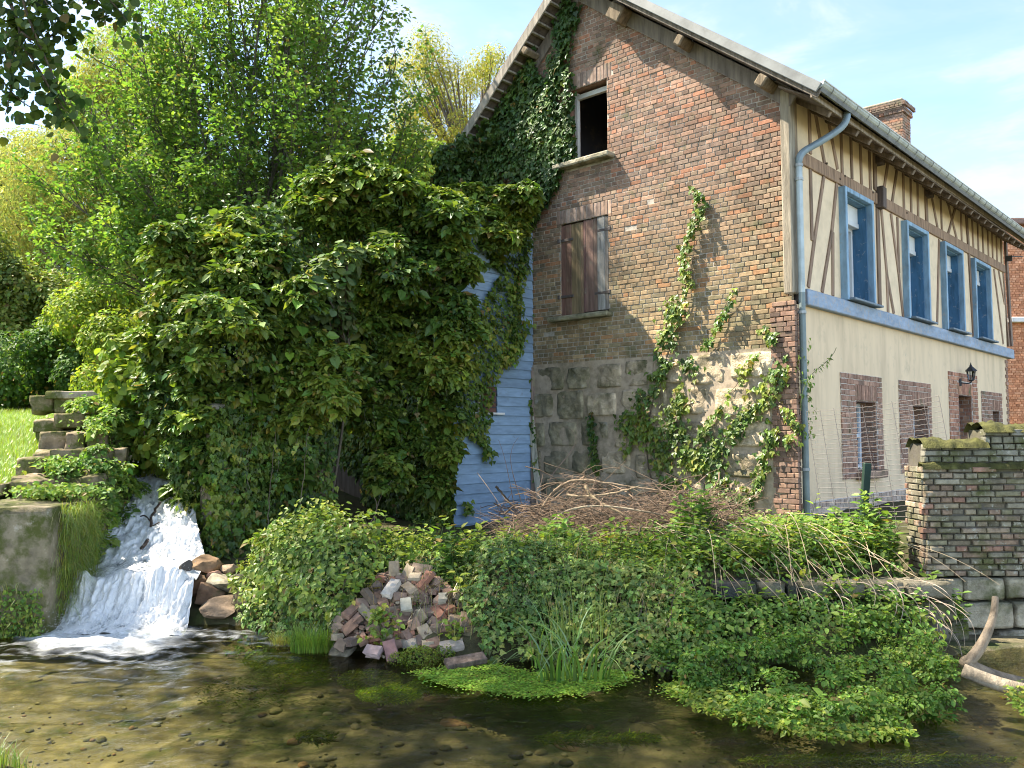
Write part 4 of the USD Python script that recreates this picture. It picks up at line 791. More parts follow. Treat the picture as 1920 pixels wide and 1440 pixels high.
gbody = gw.part('wall_core', cat([box((5.6, GY0 + .20, 1.10), (3.2, .37, 1.06), col=(.10, .09, .075)), box((5.62, GY0 + .22, 1.73), (3.2, .34, .22), col=(.10, .09, .075)), box((5.93, GY0 + .22, 1.9), (2.6, .34, .15), col=(.10, .09, .075))]), 'mortar')
V = V + (.012 * (fbm(V[:, :4].mean(1) * 2.5, 3, 6) - .5) * 2)[:, None, None] * [0, 1.2, .5]
for i in s_[:240]: gw.part('brick', brick_mesh(V[i:i + 1], C[i:i + 1]), 'brick_old', parent=gbody)
gw.part('brick_courses', brick_mesh(V[s_[240:]], C[s_[240:]]), 'brick_old', parent=gbody, kind='stuff')
ms = []
for (x0, x1, z, y) in ((3.98, 4.62, 1.85, GY0 + .17), (4.58, 7.0, 2.0, GY0 + .19), (3.96, 7.0, 1.645, GY0 + .02)):
    u, w = np.meshgrid(np.linspace(0, 1, int((x1 - x0) * 55)), np.linspace(-1, 1, 13)); hgt = (1 - np.abs(w) ** 3)
    nzz = fbm(np.stack([u * (x1 - x0) * 9, w * 2, 0 * u + z], -1), 4, 7); wd = .19 if z > 1.7 else .05
    ms.append(grid(np.stack([x0 + u * (x1 - x0), y + w * wd * (.8 + .5 * nzz), z - .02 + hgt * (.09 if z > 1.7 else .05) * (nzz - .15) * 1.6 - (np.abs(w) > .99) * .03], -1), (.075, .075, .02)))
gw.part('moss', cat(ms), 'weed', smooth=True, kind='stuff')
z = .60; kk = 0
for (z0, z1, xs) in ((.34, .57, (4.0, 4.30, 4.72, 5.05, 5.5, 6.1, 6.8)), (.08, .34, (4.22, 4.78, 5.02, 5.45, 6.0, 6.7)), (-.2, .08, (4.05, 4.6, 5.0, 5.6, 6.3))):
    for a, b in zip(xs, xs[1:]):
        gw.part('base_stone', rough_block(((a + b) / 2, GY0 + .12 + .03 * (kk % 3) - .02, (z0 + z1) / 2), (b - a - .02, .36, z1 - z0 - .02), 40 + kk, None, .035, 3, np.array([.36, .32, .24]) * (1 + .12 * math.sin(kk * 2.3))), 'stone', smooth=True); kk += 1
ret = Thing('bank_wall', 'low dark stone bank wall beneath the undergrowth', 'wall', (2.7, 8.1, .3))
xx = [1.85, 2.25, 2.52, 2.63, 2.95, 3.25, 3.62, 4.05]
for i, (a, b) in enumerate(zip(xx, xx[1:])): ret.part('coping_stone', rough_block(((a + b) / 2, 8.10 + .02 * (i % 2), .50), (b - a - .02, .34, .15), 70 + i, None, .018, 2, np.array([.055, .055, .06]) if i in (0, 2) else np.array([.20, .18, .13])), 'stone', smooth=True)
for r, z in enumerate((.30, .10)):
    x = 1.7 + .1 * r
    while x < 4.0:
        w = g.uniform(.28, .5); ret.part('stone', rough_block((x + w / 2, 8.17, z), (w - .02, .3, .19), int(g.integers(1, 90)), None, .03, 2, np.array([.17, .15, .12]) * g.uniform(.8, 1.2)), 'old_stone', smooth=True); x += w

# ================================================================== WIRE FENCE
fen = Thing('wire_fence', 'sagging rusty wire mesh fence with a dark green post before the front wall', 'fence', at(1620, 980, 10.2) * [1, 1, 0] + [0, 0, .75])
tl, tr, bl = at(1512, 772, 10.9), at(1760, 742, 9.9), at(1545, 1000, 10.7); e1, e2 = tr - tl, bl - tl
nv = 10
for i in range(nv):
    s = i / (nv - 1); fen.part('wire', tube([tl + e1 * s, tl + e1 * s + e2 * .5 + np.array([0, -.02, 0]), tl + e1 * s + e2 * 1.05], .0032, 4, (.12, .10, .095)), 'iron')
for k in range(27):
    t = k / 26 * 1.03; p = np.array([tl + e1 * s + e2 * t + UP * (-.03 * math.sin(math.pi * s)) for s in np.linspace(0, 1, 7)]); fen.part('wire', tube(p, .0026, 4, (.12, .10, .095)), 'iron')
fen.part('post', beam(at(1617, 1000, 10.0), at(1626, 868, 10.0), .085, .06, (0, -1, 0), .008, (.018, .04, .028)), 'white_paint', label='dark green fence post')

# ================================================================== NEIGHBOUR HOUSE AT THE RIGHT EDGE
nb = Thing('neighbour_house', 'orange brick neighbouring house with yellow lower wall beyond the far corner', 'house', (18.5, 27, 1.))
Lx = lambda px, Y: at(px, 700, Y)[0]
nx0 = Lx(1883, 26.5)
nb.part('wall', box((nx0 + 4, 29.6, 5.2), (8, 6, 6.6), col=(.52, .25, .14)), 'far_brick')
g = np.random.default_rng(23); rb = courses(g, nx0, nx0 + 1.4, 2.0, 8.0, ch=.075)
v, c = brick_set(g, rb, np.array([0, 26.59, 0]), EX, -EY, .006, .04, .003, .01, cols=[(.55, .25, .13), (.48, .21, .11), (.60, .30, .17)])
nb.part('brick_courses', brick_mesh(v, c), 'brick_clean', kind='stuff')
nb.part('lower_wall', box((nx0 + 4, 29.5, 1.0), (8.04, 6.1, 2.2), col=(.62, .50, .22)), 'plaster', label='yellow rendered lower wall')
nb.part('sill', box((nx0 + 1.5, 26.5, at(1905, 600, 26.5)[2]), (2.6, .3, .16), bev=.02, col=(.68, .66, .62)), 'plaster')
nb.part('roof', box((nx0 + 4, 29.6, 8.55), (8.4, 6.6, .2), bev=.03, col=(.2, .12, .09)), 'slate')

# ================================================================== TREES
g = np.random.default_rng(31)
def tree(name, label, base, lobes, n_dens, size, kind, cols, seed, group=None, trunk=.22, shell=.45, droop=.5, cluster=0, bark=(.12, .10, .075), limbs=True, mat='leaf', up=.5):
    g = np.random.default_rng(seed); base = np.asarray(base, float)
    t = Thing(name, label, 'tree' if 'bush' not in name and 'shrub' not in name else 'bush', base, group=group)
    wood = []; cs = np.array([l[0] for l in lobes]); top = cs[np.argmax(cs[:, 2])]
    c = curve([base - [0, 0, .3], base + (top - base) * .45 + g.normal(0, .2, 3), top], 14); wood.append(tube(c, np.linspace(trunk, trunk * .12, 14), 7, bark))
    if limbs:
        for l in lobes:
            i = int(np.clip(np.argmin(np.linalg.norm(c - l[0], axis=1)) - 3, 1, 12)); r = np.mean(l[1])
            for k in range(4):
                e = np.asarray(l[0]) + ball(g, 1)[0] * r * .85; m_ = (c[i] + e) / 2 + g.normal(0, .12 * r, 3) + [0, 0, .1 * r]
                wood.append(tube(curve([c[i], m_, e], 9), np.linspace(trunk * .30, .012, 9), 4, bark, cap=False))
    t.part('trunk', cat(wood), 'bark', smooth=True)
    t.part('crown', lobes_foliage(g, lobes, n_dens, size, kind, cols, shell=shell, droop=droop, seed=seed, cluster=cluster, up=up), mat)
    return t
def px_lobes(spec, Y, jitter=0., seed=1, sq=(1, 1, 1)):
    g = np.random.default_rng(seed); out = []
    for x, y, r in spec:
        d = Y + g.normal(0, jitter); out.append((at(x, y, d), np.array(sq) * r * d / FPX))
    return out
# the many-stemmed tree behind the shed
tips = [(390, 0, 15.2), (440, -90, 15.6), (490, -150, 14.8), (545, -230, 15.5), (590, -170, 15), (640, -110, 15.6), (672, -30, 15), (705, 30, 15.8), (735, 130, 15.2), (770, 190, 15.8), (340, 70, 15), (300, 20, 15.8), (262, 60, 14.8), (215, 120, 15.3), (185, 180, 16), (140, 190, 15), (120, 280, 15.6), (75, 340, 15), (60, 420, 15.8), (120, 470, 14.6), (180, 300, 16.4), (420, 110, 16.6), (520, 60, 16.8), (600, 60, 17), (690, 170, 16.8), (330, 220, 17), (450, 230, 14.2), (560, 180, 14.0), (640, 230, 14.2), (260, 330, 14.2), (370, 330, 14), (790, 270, 15.8), (200, 420, 14.2), (500, -330, 16.5), (600, -330, 16.2), (420, -260, 16), (690, -160, 16.2), (330, -120, 16.6), (240, -60, 17)]
wd, fo_ = shoot_tree(g, at(470, 640, 15.4), [at(*t) for t in tips], 21, 132, .088, 'ovate', [(.05, .105, .03), (.085, .16, .042), (.125, .21, .055), (.17, .25, .068)], .38, .045)
t = Thing('elm_tree', 'broad green tree of many upright shoots rising behind the ivy covered shed', 'tree', at(470, 640, 15.4) * [1, 1, 0] + [0, 0, .9])
t.part('trunk', cat([wd, tube(curve([at(470, 640, 15.4) * [1, 1, 0] + [0, 0, .7], at(470, 640, 15.4)], 6), .2, 7, (.1, .09, .07))]), 'bark', smooth=True); t.part('crown', fo_, 'leaf')
tree('willow_tree', 'tall pale silvery willow glowing in the sun behind the left trees', at(200, 560, 31) * [1, 1, 0] + [0, 0, 2.6],
     px_lobes([(230, 130, 85), (160, 190, 70), (300, 180, 80), (215, 250, 110), (110, 330, 95), (45, 300, 60), (50, 420, 85), (200, 390, 110), (310, 330, 90), (20, 500, 60), (110, 500, 80), (330, 110, 50)], 31, 1.2, 4), 300, .17, 'lance', WILLOW, 41, trunk=.4, droop=.9, shell=.5)
tree('willow_tree', 'feathery yellow green tree with bare limbs behind the left roof slope', at(800, 560, 34) * [1, 1, 0] + [0, 0, 1.5],
     px_lobes([(800, 90, 45), (775, 130, 38), (830, 140, 48), (800, 200, 60), (850, 200, 40), (760, 240, 55), (830, 270, 55), (905, 130, 42), (925, 110, 30), (880, 160, 36), (735, 120, 22), (790, 320, 60), (870, 240, 40)], 34, 1., 5), 165, .16, 'lance', [(.15, .17, .04), (.20, .22, .055), (.25, .25, .075), (.29, .29, .10)], 42, trunk=.28, droop=.7, shell=.8)
tree('lime_tree', 'bright yellow green tree between the shoots and the gable', at(720, 560, 24) * [1, 1, 0] + [0, 0, 1.5], px_lobes([(700, 320, 60), (760, 300, 55), (650, 300, 55), (735, 380, 70), (790, 350, 45), (810, 300, 40)], 23, .8, 6), 330, .13, 'ovate', LIME, 43, trunk=.15)
tree('background_tree', 'green tree rising behind the bushes at the left edge', at(40, 600, 27) * [1, 1, 0] + [0, 0, 2.4], px_lobes([(30, 560, 75), (110, 570, 65), (-60, 500, 90), (10, 640, 70), (190, 520, 55), (160, 600, 60)], 26, .8, 7), 300, .14, 'ovate', [(.06, .10, .03), (.10, .14, .04), (.15, .19, .05), (.19, .22, .07)], 44, trunk=.2)
tree('bush', 'dense dark green bush behind the sunlit lawn', at(60, 760, 20) * [1, 1, 0] + [0, 0, 2.4], px_lobes([(40, 690, 70), (110, 670, 65), (0, 730, 60), (80, 735, 55), (160, 700, 55), (-50, 690, 70)], 20.5, .6, 8), 380, .11, 'ovate', GREEN, 45, trunk=.08)
tree('bush', 'bright green bush above the dark bush near the mill race', at(170, 700, 19) * [1, 1, 0] + [0, 0, 2.4], px_lobes([(150, 590, 55), (200, 560, 60), (215, 640, 60), (120, 620, 45), (255, 600, 50)], 19.5, .6, 9), 400, .10, 'ovate', LIME, 46, trunk=.07)
tree('shrub', 'low yellow green shrub behind the top of the stone wall', at(180, 740, 16.5) * [1, 1, 0] + [0, 0, 2.2], px_lobes([(170, 715, 35), (205, 720, 30), (235, 690, 40)], 16, .3, 10), 520, .075, 'ovate', LIME, 47, trunk=.03)
tree('maple_shrub', 'yellow green maple shrub leaning over the head of the waterfall', at(300, 860, 12.1) * [1, 1, 0] + [0, 0, 1.3], px_lobes([(240, 715, 48), (265, 775, 50), (225, 660, 36), (290, 830, 40), (245, 800, 30), (310, 860, 32), (275, 870, 26)], 11.8, .25, 11), 330, .11, 'round', LIME, 48, trunk=.03, shell=.6)
for k, (spec, Y, lab) in enumerate((([(-140, 480, 130), (-60, 380, 120), (-200, 330, 160)], 38, 'pale tree far behind the willow at the left edge'), ([(420, 420, 130), (520, 480, 150), (300, 470, 130), (600, 420, 120)], 40, 'dark tree mass far behind the upright shoots'))):
    tree('background_tree', lab, at(spec[0][0], 600, Y) * [1, 1, 0] + [0, 0, 3], px_lobes(spec, Y, 1, 20 + k), 190, .22, 'rhomb', GREEN, 60 + k, trunk=.3)
wl_ = []
for x in np.arange(-70, 60, 5.2):
    d = 58 + 4 * math.sin(x); wl_.append((np.array([x, d, 3 + 2.2 * math.sin(x * 1.7)]), np.array([4.2, 3.4, 4.6])))
gg = np.random.default_rng(33); solo('treeline', lobes_foliage(gg, wl_, 26, .55, 'rhomb', GREEN, seed=3), 'leaf', 'far green treeline closing the view behind everything', 'treeline', kind='stuff')
# tree at the left of the viewer: its crown shades the stream, one spray hangs into view
pt = Thing('poplar_tree', 'poplar whose dark leafy spray hangs into the top left corner', 'tree', (-6.4, 3.6, .3)); g = np.random.default_rng(34)
crown = [((-6.2, 4.2, 9.2), 2.6), ((-4.4, 5.0, 8.6), 1.9), ((-7.2, 5.6, 10.4), 2.4), ((-5.2, 3.6, 11.6), 2.4), ((-3.4, 3.8, 9.6), 1.8), ((-8.3, 3.6, 8.4), 2.0), ((-6.6, 6.8, 12.4), 2.2), ((-8.6, 8.8, 11.6), 1.9), ((-9.6, 9.8, 13.4), 2.0), ((-8.0, 9.4, 14.8), 1.8), ((-10.6, 8.6, 15.6), 2.2), ((-9.2, 10.4, 17.2), 1.8), ((-11.5, 10.4, 13.0), 1.7), ((-7.4, 8.0, 17.0), 1.7)]
wood = [tube(curve([(-6.4, 3.6, 0), (-6.2, 3.8, 5), (-5.8, 4.2, 11)], 12), np.linspace(.22, .05, 12), 8, (.2, .19, .16))]
for c, r in crown: wood.append(tube(curve([(-6.2, 3.8, 6.), (np.array(c) + (-6.2, 3.8, 6.)) / 2 + [0, 0, .3], c], 8), np.linspace(.09, .02, 8), 5, (.2, .19, .16)))
sprays = [[(-120, -160), (0, -30), (40, 60), (70, 130), (110, 190), (150, 250)], [(-60, 10), (5, 90), (20, 150), (10, 215)], [(40, -60), (90, 120), (125, 200), (138, 238)], [(-30, -90), (60, -30), (100, 15), (140, 38)], [(120, -90), (180, -20), (215, 10), (240, 45)], [(-80, 60), (-10, 130), (40, 190), (70, 205)], [(40, 60), (90, 70), (110, 60), (118, 78)], [(0, -40), (30, 30), (35, 70), (12, 130)], [(20, -80), (70, -20), (90, 10), (105, 42)], [(150, -80), (205, -10), (232, 12), (248, 30)], [(60, -80), (140, -30), (180, 0), (200, 30)], [(10, 60), (60, 110), (95, 170), (120, 228)], [(-90, -40), (-20, 40), (20, 40), (60, 95)]]
for k, s in enumerate(sprays):
    P, N, T = [], [], []
    c = curve([at(x, y, 4.7 + .1 * math.sin(k * 2 + i)) for i, (x, y) in enumerate(s)], 24); wood.append(tube(c, np.linspace(.010, .0025, 24), 4, (.12, .09, .06), cap=False))
    for i in range(4, 24):
        for _ in range(5 if k < 3 else 4):
            d = ball(g, 1)[0]; P.append(c[i] + d * .03 + g.normal(0, .055, 3)); T.append(d * .7 + [0, 0, -.9]); N.append(g.normal(0, .6, 3) + [0, -.8, .4])
    P, N, T = map(np.array, (P, N, T))
    pt.part('leaf_spray', leaves(P, N, T, g.uniform(.035, .06, len(P)), 'round', pal(g, len(P), [(.02, .04, .014), (.03, .06, .018), (.05, .085, .02), (.08, .12, .03)])), 'leaf', kind='stuff')
wood.append(tube(curve([(-6.2, 3.8, 5.2), (-4.6, 4.3, 5.6), at(-120, -160, 4.7)], 10), np.linspace(.06, .012, 10), 6, (.2, .19, .16)))
pt.part('trunk', cat(wood), 'bark', smooth=True)
pt.part('crown', lobes_foliage(g, crown[:7], 34, .14, 'rhomb', GREEN, seed=19, shell=.7), 'leaf')
pt.part('crown', lobes_foliage(g, crown[7:], 46, .14, 'rhomb', GREEN, seed=9, shell=.7), 'leaf')

# ================================================================== IVY
g = np.random.default_rng(51)
def rays(px, py):
    a, b = px - 960., py - 720.; u, v = a * cr + b * sr, -a * sr + b * cr
    return np.stack([u / FPX, cp + v / FPX * sp, sp - v / FPX * cp], -1)
def on_plane_many(px, py, p0, n): r = rays(px, py); return CAM + r * ((np.dot(p0 - CAM, n)) / (r @ n))[:, None]
def in_poly(px, py, poly):
    from matplotlib.path import Path
    return Path(poly).contains_points(np.stack([px, py], 1))
def in_poly(px, py, poly):
    poly = np.asarray(poly, float); ins = np.zeros(len(px), bool); j = len(poly) - 1
    for i in range(len(poly)):
        (xi, yi), (xj, yj) = poly[i], poly[j]
        with np.errstate(divide='ignore', invalid='ignore'): ins ^= ((yi > py) != (yj > py)) & (px < (xj - xi) * (py - yi) / (yj - yi) + xi)
        j = i
    return ins
def poly_pts(g, poly, n):
    poly = np.asarray(poly, float); lo, hi = poly.min(0), poly.max(0); p = lo + (hi - lo) * g.random((n * 3, 2)); return p[in_poly(p[:, 0], p[:, 1], poly)][:n]
def stroke_pts(g, pts, w, n):
    c = curve([(x, y, 0) for x, y in pts], 60)[:, :2]; i = g.integers(0, 60, n); return c[i] + g.normal(0, 1, (n, 2)) * np.broadcast_to(w, n)[:, None] * .5
def wall_ivy(g, P, n_out, size, cols, thick=.05, kind='ivy'):
    n = len(P); P = P + n_out * (.02 + thick * g.random(n) ** 1.5)[:, None]
    N = n_out + g.normal(0, .33, (n, 3)) + [0, 0, .35]; T = np.array([0, 0, -1.]) + g.normal(0, .45, (n, 3)) + n_out * .15
    return leaves(P, N, T, size * g.uniform(.55, 1.2, n), kind, pal(g, n, cols, P=P, clump=1.6, seed=4))
def vine(g, pts, r, off=.015): return tube(curve(pts, 16) + g.normal(0, .008, (16, 3)), np.linspace(r, r * .4, 16), 4, (.14, .11, .08), cap=False)
dens = lambda poly: None
# a) on the left half of the gable
gp = np.vstack([poly_pts(g, [(1000, 105), (1030, 180), (1045, 215), (1078, 190), (1082, 300), (1055, 318), (1048, 352), (1000, 430), (960, 440), (860, 420), (822, 330), (845, 300), (890, 240), (940, 180)], 9500),
                stroke_pts(g, [(1074, 10), (1062, 60), (1048, 130), (1030, 200), (1010, 260)], 17, 1500), stroke_pts(g, [(1066, 140), (1070, 220), (1060, 290)], 10, 260), stroke_pts(g, [(1010, 88), (985, 118), (1000, 90)], 8, 140)])
P = on_plane_many(gp[:, 0], gp[:, 1], C0 - D2 * .03, D2); cover = fbm(P * 1.5, 3, 77) + .10 * g.random(len(P)) > .37
P = P[cover]; lp = (P - C0) @ D1; P = P[P[:, 2] < roof_z(lp) - .12]
iv1 = Thing('gable_ivy', 'dark ivy spread over the left half of the brick gable up to the verge', 'ivy', wl([-.1, 5., 4.5]))
iv1.part('stem', cat([vine(g, [onp(x, y, C0 - D2 * .02, D2) for x, y in s], .014) for s in ([(1000, 420), (1010, 320), (1030, 220), (1060, 80), (1072, 5)], [(960, 430), (950, 330), (970, 250), (1000, 180)], [(1010, 380), (1050, 290), (1066, 220), (1068, 140)], [(900, 400), (880, 330), (900, 270)])]), 'twig')
iv1.part('foliage', wall_ivy(g, P, -D2, .095, DARK, .14), 'ivy_leaf')
# the hanging mass over the left eave
iv1.part('eave_foliage', lobes_foliage(g, px_lobes([(845, 300, 32), (860, 345, 40), (835, 340, 24), (885, 300, 28), (900, 370, 42), (950, 390, 36), (990, 370, 26), (870, 265, 18), (905, 215, 11), (940, 160, 12), (960, 170, 16), (940, 205, 20), (915, 245, 22), (890, 280, 24), (978, 128, 11), (920, 300, 30), (960, 250, 20)], 15.4, .2, 12), 480, .095, 'ivy', DARK, seed=12, droop=.8), 'ivy_leaf')
# b) streaks on the stone base
st = []
for s, w, n in (([(1300, 350), (1306, 420), (1286, 470), (1290, 540), (1268, 600), (1242, 640), (1250, 680), (1222, 710)], 14, 620), ([(1275, 560), (1255, 640), (1240, 700), (1215, 740), (1195, 800), (1180, 840)], 26, 700), ([(1290, 680), (1285, 740), (1265, 780)], 22, 380), ([(1376, 540), (1358, 590), (1326, 652)], 10, 190),
                ([(1425, 618), (1450, 636), (1440, 625)], 14, 60), ([(1425, 660), (1385, 715), (1345, 775), (1305, 840)], 13, 260), ([(1468, 690), (1440, 735), (1385, 795), (1335, 850), (1290, 885)], 26, 760), ([(1450, 800), (1440, 850), (1405, 930), (1355, 965)], 20, 520), ([(1250, 790), (1300, 850), (1350, 900), (1370, 960)], 40, 900),
                ([(1110, 770), (1114, 830), (1118, 890)], 9, 190), ([(990, 700), (1000, 780), (1008, 900)], 6, 160), ([(1170, 790), (1230, 830), (1250, 880), (1270, 930)], 30, 620), ([(1470, 760), (1490, 800), (1475, 830)], 14, 110)):
    st.append(stroke_pts(g, s, w * .8, int(n * .62)))
st = np.vstack(st); P = on_plane_many(st[:, 0], st[:, 1], C0 - D2 * .06, D2)
iv2 = Thing('stone_wall_ivy', 'ivy trailing in diagonal streaks up the pale rough stone base', 'ivy', wl([-.1, 1.6, .7]))
iv2.part('stem', cat([vine(g, [onp(x, y, C0 - D2 * .06, D2) for x, y in s], .010) for s in ([(1240, 950), (1215, 800), (1240, 700), (1285, 560), (1300, 400)], [(1340, 960), (1330, 860), (1400, 780), (1465, 690)], [(1360, 970), (1400, 930), (1445, 820)], [(1300, 850), (1380, 720), (1425, 660)], [(1118, 930), (1110, 770)], [(1320, 660), (1376, 540)])]), 'twig')
k_ = fbm(P * 5, 3, 79) + .15 * g.random(len(P)) > .46; P = P[k_]; iv2.part('foliage', wall_ivy(g, P, -D2, .085, [np.array(c) * .85 for c in IVYC], .06), 'ivy_leaf')
# c) on the shed: flat ivy below, bushy flowering ivy above
shp = np.vstack([poly_pts(g, [(612, 760), (700, 740), (880, 720), (868, 800), (858, 900), (856, 990), (700, 985), (690, 900), (640, 860)], 7200)])
P = on_plane_many(shp[:, 0], shp[:, 1], C0 - D2 * (SD + .03), D2)
P = P[np.abs(((P - C0) @ D1) - 6.3) < 1.75]
iv3 = Thing('shed_ivy', 'great ivy mantle covering the front and roof of the blue shed', 'ivy', wl([-SD - .1, 5.6, .4]))
foli = [wall_ivy(g, P, -D2, .10, IVYC, .22)]
sd = np.vstack([poly_pts(g, [(855, 640), (905, 560), (950, 480), (975, 430), (990, 440), (985, 500), (972, 560), (975, 600), (960, 640), (935, 690), (918, 740), (905, 840), (860, 815), (855, 900)], 1500), stroke_pts(g, [(978, 420), (970, 520), (962, 580), (965, 620), (945, 680)], 12, 420), stroke_pts(g, [(880, 800), (905, 830), (912, 860)], 10, 120), stroke_pts(g, [(985, 600), (970, 640), (940, 690)], 12, 120), stroke_pts(g, [(870, 960), (872, 940)], 6, 30)])
P = on_plane_many(sd[:, 0], sd[:, 1], C0 + D1 * (SY0 - .01), D1); lx_ = (P - C0) @ D2; P = P[(lx_ > -SD - .05) & (lx_ < .02)]
foli.append(wall_ivy(g, P, -D1, .085, IVYC, .12))
iv3.part('foliage', cat(foli), 'ivy_leaf')
up_l = px_lobes([(800, 440, 62), (730, 520, 72), (805, 545, 70), (850, 500, 46), (770, 640, 78), (845, 620, 52), (700, 430, 66), (640, 390, 60), (690, 620, 66), (760, 470, 52), (690, 700, 62), (820, 700, 52), (650, 520, 60), (760, 400, 46), (600, 420, 52), (640, 350, 50), (690, 345, 44), (735, 365, 40), (590, 380, 46), (665, 320, 34), (830, 395, 40), (705, 800, 44), (765, 830, 42), (825, 760, 38), (838, 850, 30), (800, 910, 30), (725, 890, 36), (700, 640, 50), (850, 420, 44)], 12.7, .18, 13)
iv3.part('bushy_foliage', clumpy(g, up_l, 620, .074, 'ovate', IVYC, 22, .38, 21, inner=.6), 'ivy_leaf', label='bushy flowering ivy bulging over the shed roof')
iv3.part('stem', cat([vine(g, [wl([-SD - .06, y0 + .05 * k, .4]), wl([-SD - .1, y0 + .1, 1.6]), wl([-SD - .08, y0 + .3, 3.])], .03) for k, y0 in enumerate((4.75, 5.1, 5.6, 6.0))]), 'bark')
def strands(g, starts, ln, size, cols):
    out = []
    for p in starts:
        L_ = ln * g.uniform(.4, 1.3); c = curve([p, p + [g.normal(0, .05), -.06, -L_ * .5], p + [g.normal(0, .1), -.03, -L_]], 10); m = int(L_ * 26)
        i = g.integers(0, 9, m); d = ball(g, m); out.append(leaves(c[i] + d * .03, d * [1, 1, .2] + [0, -.6, .3], d * .7 + [0, 0, -.8], size * g.uniform(.5, 1.2, m), 'ivy', pal(g, m, cols))); out.append(tube(c, .003, 3, (.16, .14, .08), cap=False))
    return cat(out)
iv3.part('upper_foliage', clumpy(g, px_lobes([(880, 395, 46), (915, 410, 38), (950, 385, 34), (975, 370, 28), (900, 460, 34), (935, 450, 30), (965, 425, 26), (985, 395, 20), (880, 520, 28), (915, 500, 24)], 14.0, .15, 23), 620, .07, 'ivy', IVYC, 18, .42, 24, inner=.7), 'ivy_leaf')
iv3.part('trailing_shoot', strands(g, [at(x + g.normal(0, 8), y, 12.3) for x, y in ((660, 740), (690, 760), (720, 730), (760, 720), (800, 740), (840, 700), (640, 700), (700, 560), (760, 590), (820, 620), (730, 470), (800, 480), (860, 470))], .55, .07, IVYC), 'ivy_leaf', kind='stuff')
# d) on the mill-race wall
def seg_ivy(g, a, b, z0, z1, n, size, cols, thick):
    a, b = np.append(a, 0.), np.append(b, 0.); d = nrm((b - a)[None])[0]; nn_ = np.array([d[1], -d[0], 0]); s = g.random(n)
    P = a + (b - a) * s[:, None] + UP * (z0 + (z1 - z0) * g.random(n))[:, None]; return wall_ivy(g, P, nn_, size, cols, thick)
iv4 = Thing('race_wall_ivy', 'heavy ivy mass hanging over the mill race wall beside the waterfall', 'ivy', (-3.6, 11.2, .3))
iv4.part('foliage', cat([seg_ivy(g, (-3.85, 10.70), (-2.60, 11.97), .15, 2.3, 5200, .085, IVYC, .25), seg_ivy(g, (-5.5, 14.4), (-3.82, 10.75), .3, 2.3, 4200, .085, IVYC, .35), seg_ivy(g, (-2.60, 11.97), (-3.3, 13.1), .3, 2.3, 900, .08, DARK, .12),
                          lobes_foliage(g, px_lobes([(365, 960, 22), (350, 900, 28), (335, 850, 34), (400, 1000, 22), (430, 900, 24)], 10.9, .1, 17), 700, .075, 'ivy', IVYC, seed=33, droop=.9)]), 'ivy_leaf')
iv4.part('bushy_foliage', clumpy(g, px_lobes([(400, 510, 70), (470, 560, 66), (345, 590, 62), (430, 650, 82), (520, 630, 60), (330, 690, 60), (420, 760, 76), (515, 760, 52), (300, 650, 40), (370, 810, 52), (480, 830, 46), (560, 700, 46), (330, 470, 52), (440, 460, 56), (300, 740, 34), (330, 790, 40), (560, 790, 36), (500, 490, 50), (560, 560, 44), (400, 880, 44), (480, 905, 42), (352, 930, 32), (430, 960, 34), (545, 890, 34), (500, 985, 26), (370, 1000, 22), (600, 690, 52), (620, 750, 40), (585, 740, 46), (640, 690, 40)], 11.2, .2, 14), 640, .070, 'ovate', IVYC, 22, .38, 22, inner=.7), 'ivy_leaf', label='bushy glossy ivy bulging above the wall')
iv4.part('trailing_shoot', strands(g, [at(x + g.normal(0, 8), y, 10.75) for x, y in ((360, 820), (390, 840), (420, 830), (450, 850), (480, 840), (520, 830), (550, 820), (580, 800), (340, 780), (320, 760), (400, 640), (460, 690), (520, 700), (360, 650))], .6, .065, IVYC), 'ivy_leaf', kind='stuff')
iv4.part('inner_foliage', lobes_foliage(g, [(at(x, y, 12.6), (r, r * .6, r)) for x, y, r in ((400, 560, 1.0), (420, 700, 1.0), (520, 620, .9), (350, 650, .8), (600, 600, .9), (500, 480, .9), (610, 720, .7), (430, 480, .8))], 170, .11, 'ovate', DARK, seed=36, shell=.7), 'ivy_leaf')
iv4.part('stem', cat([tube(curve([at(600, 985, 11.95), at(604, 900, 11.9), at(598, 800, 11.9), at(610, 700, 12.0)], 18) + g.normal(0, .01, (18, 3)), np.linspace(.085, .06, 18), 8, (.22, .18, .13))] + [vine(g, [at(x0, 1010, 10.95), at(x0 + 8, 900, 10.9), at(x0 + 20, 790, 10.9)], .008) for x0 in (395, 420, 455, 500, 560)]), 'bark', smooth=True)
tree('hazel_shrub', 'grey green round leaved hazel between the two ivy masses', at(600, 900, 12.1) * [1, 1, 0] + [0, 0, .6], px_lobes([(620, 520, 44), (600, 570, 42), (635, 590, 34), (590, 630, 36), (560, 520, 34), (620, 660, 30), (655, 480, 30)], 11.7, .12, 15), 240, .115, 'round', [(.05, .09, .045), (.075, .12, .06), (.10, .15, .075), (.14, .19, .10)], 49, trunk=.03, shell=.5, up=.9)
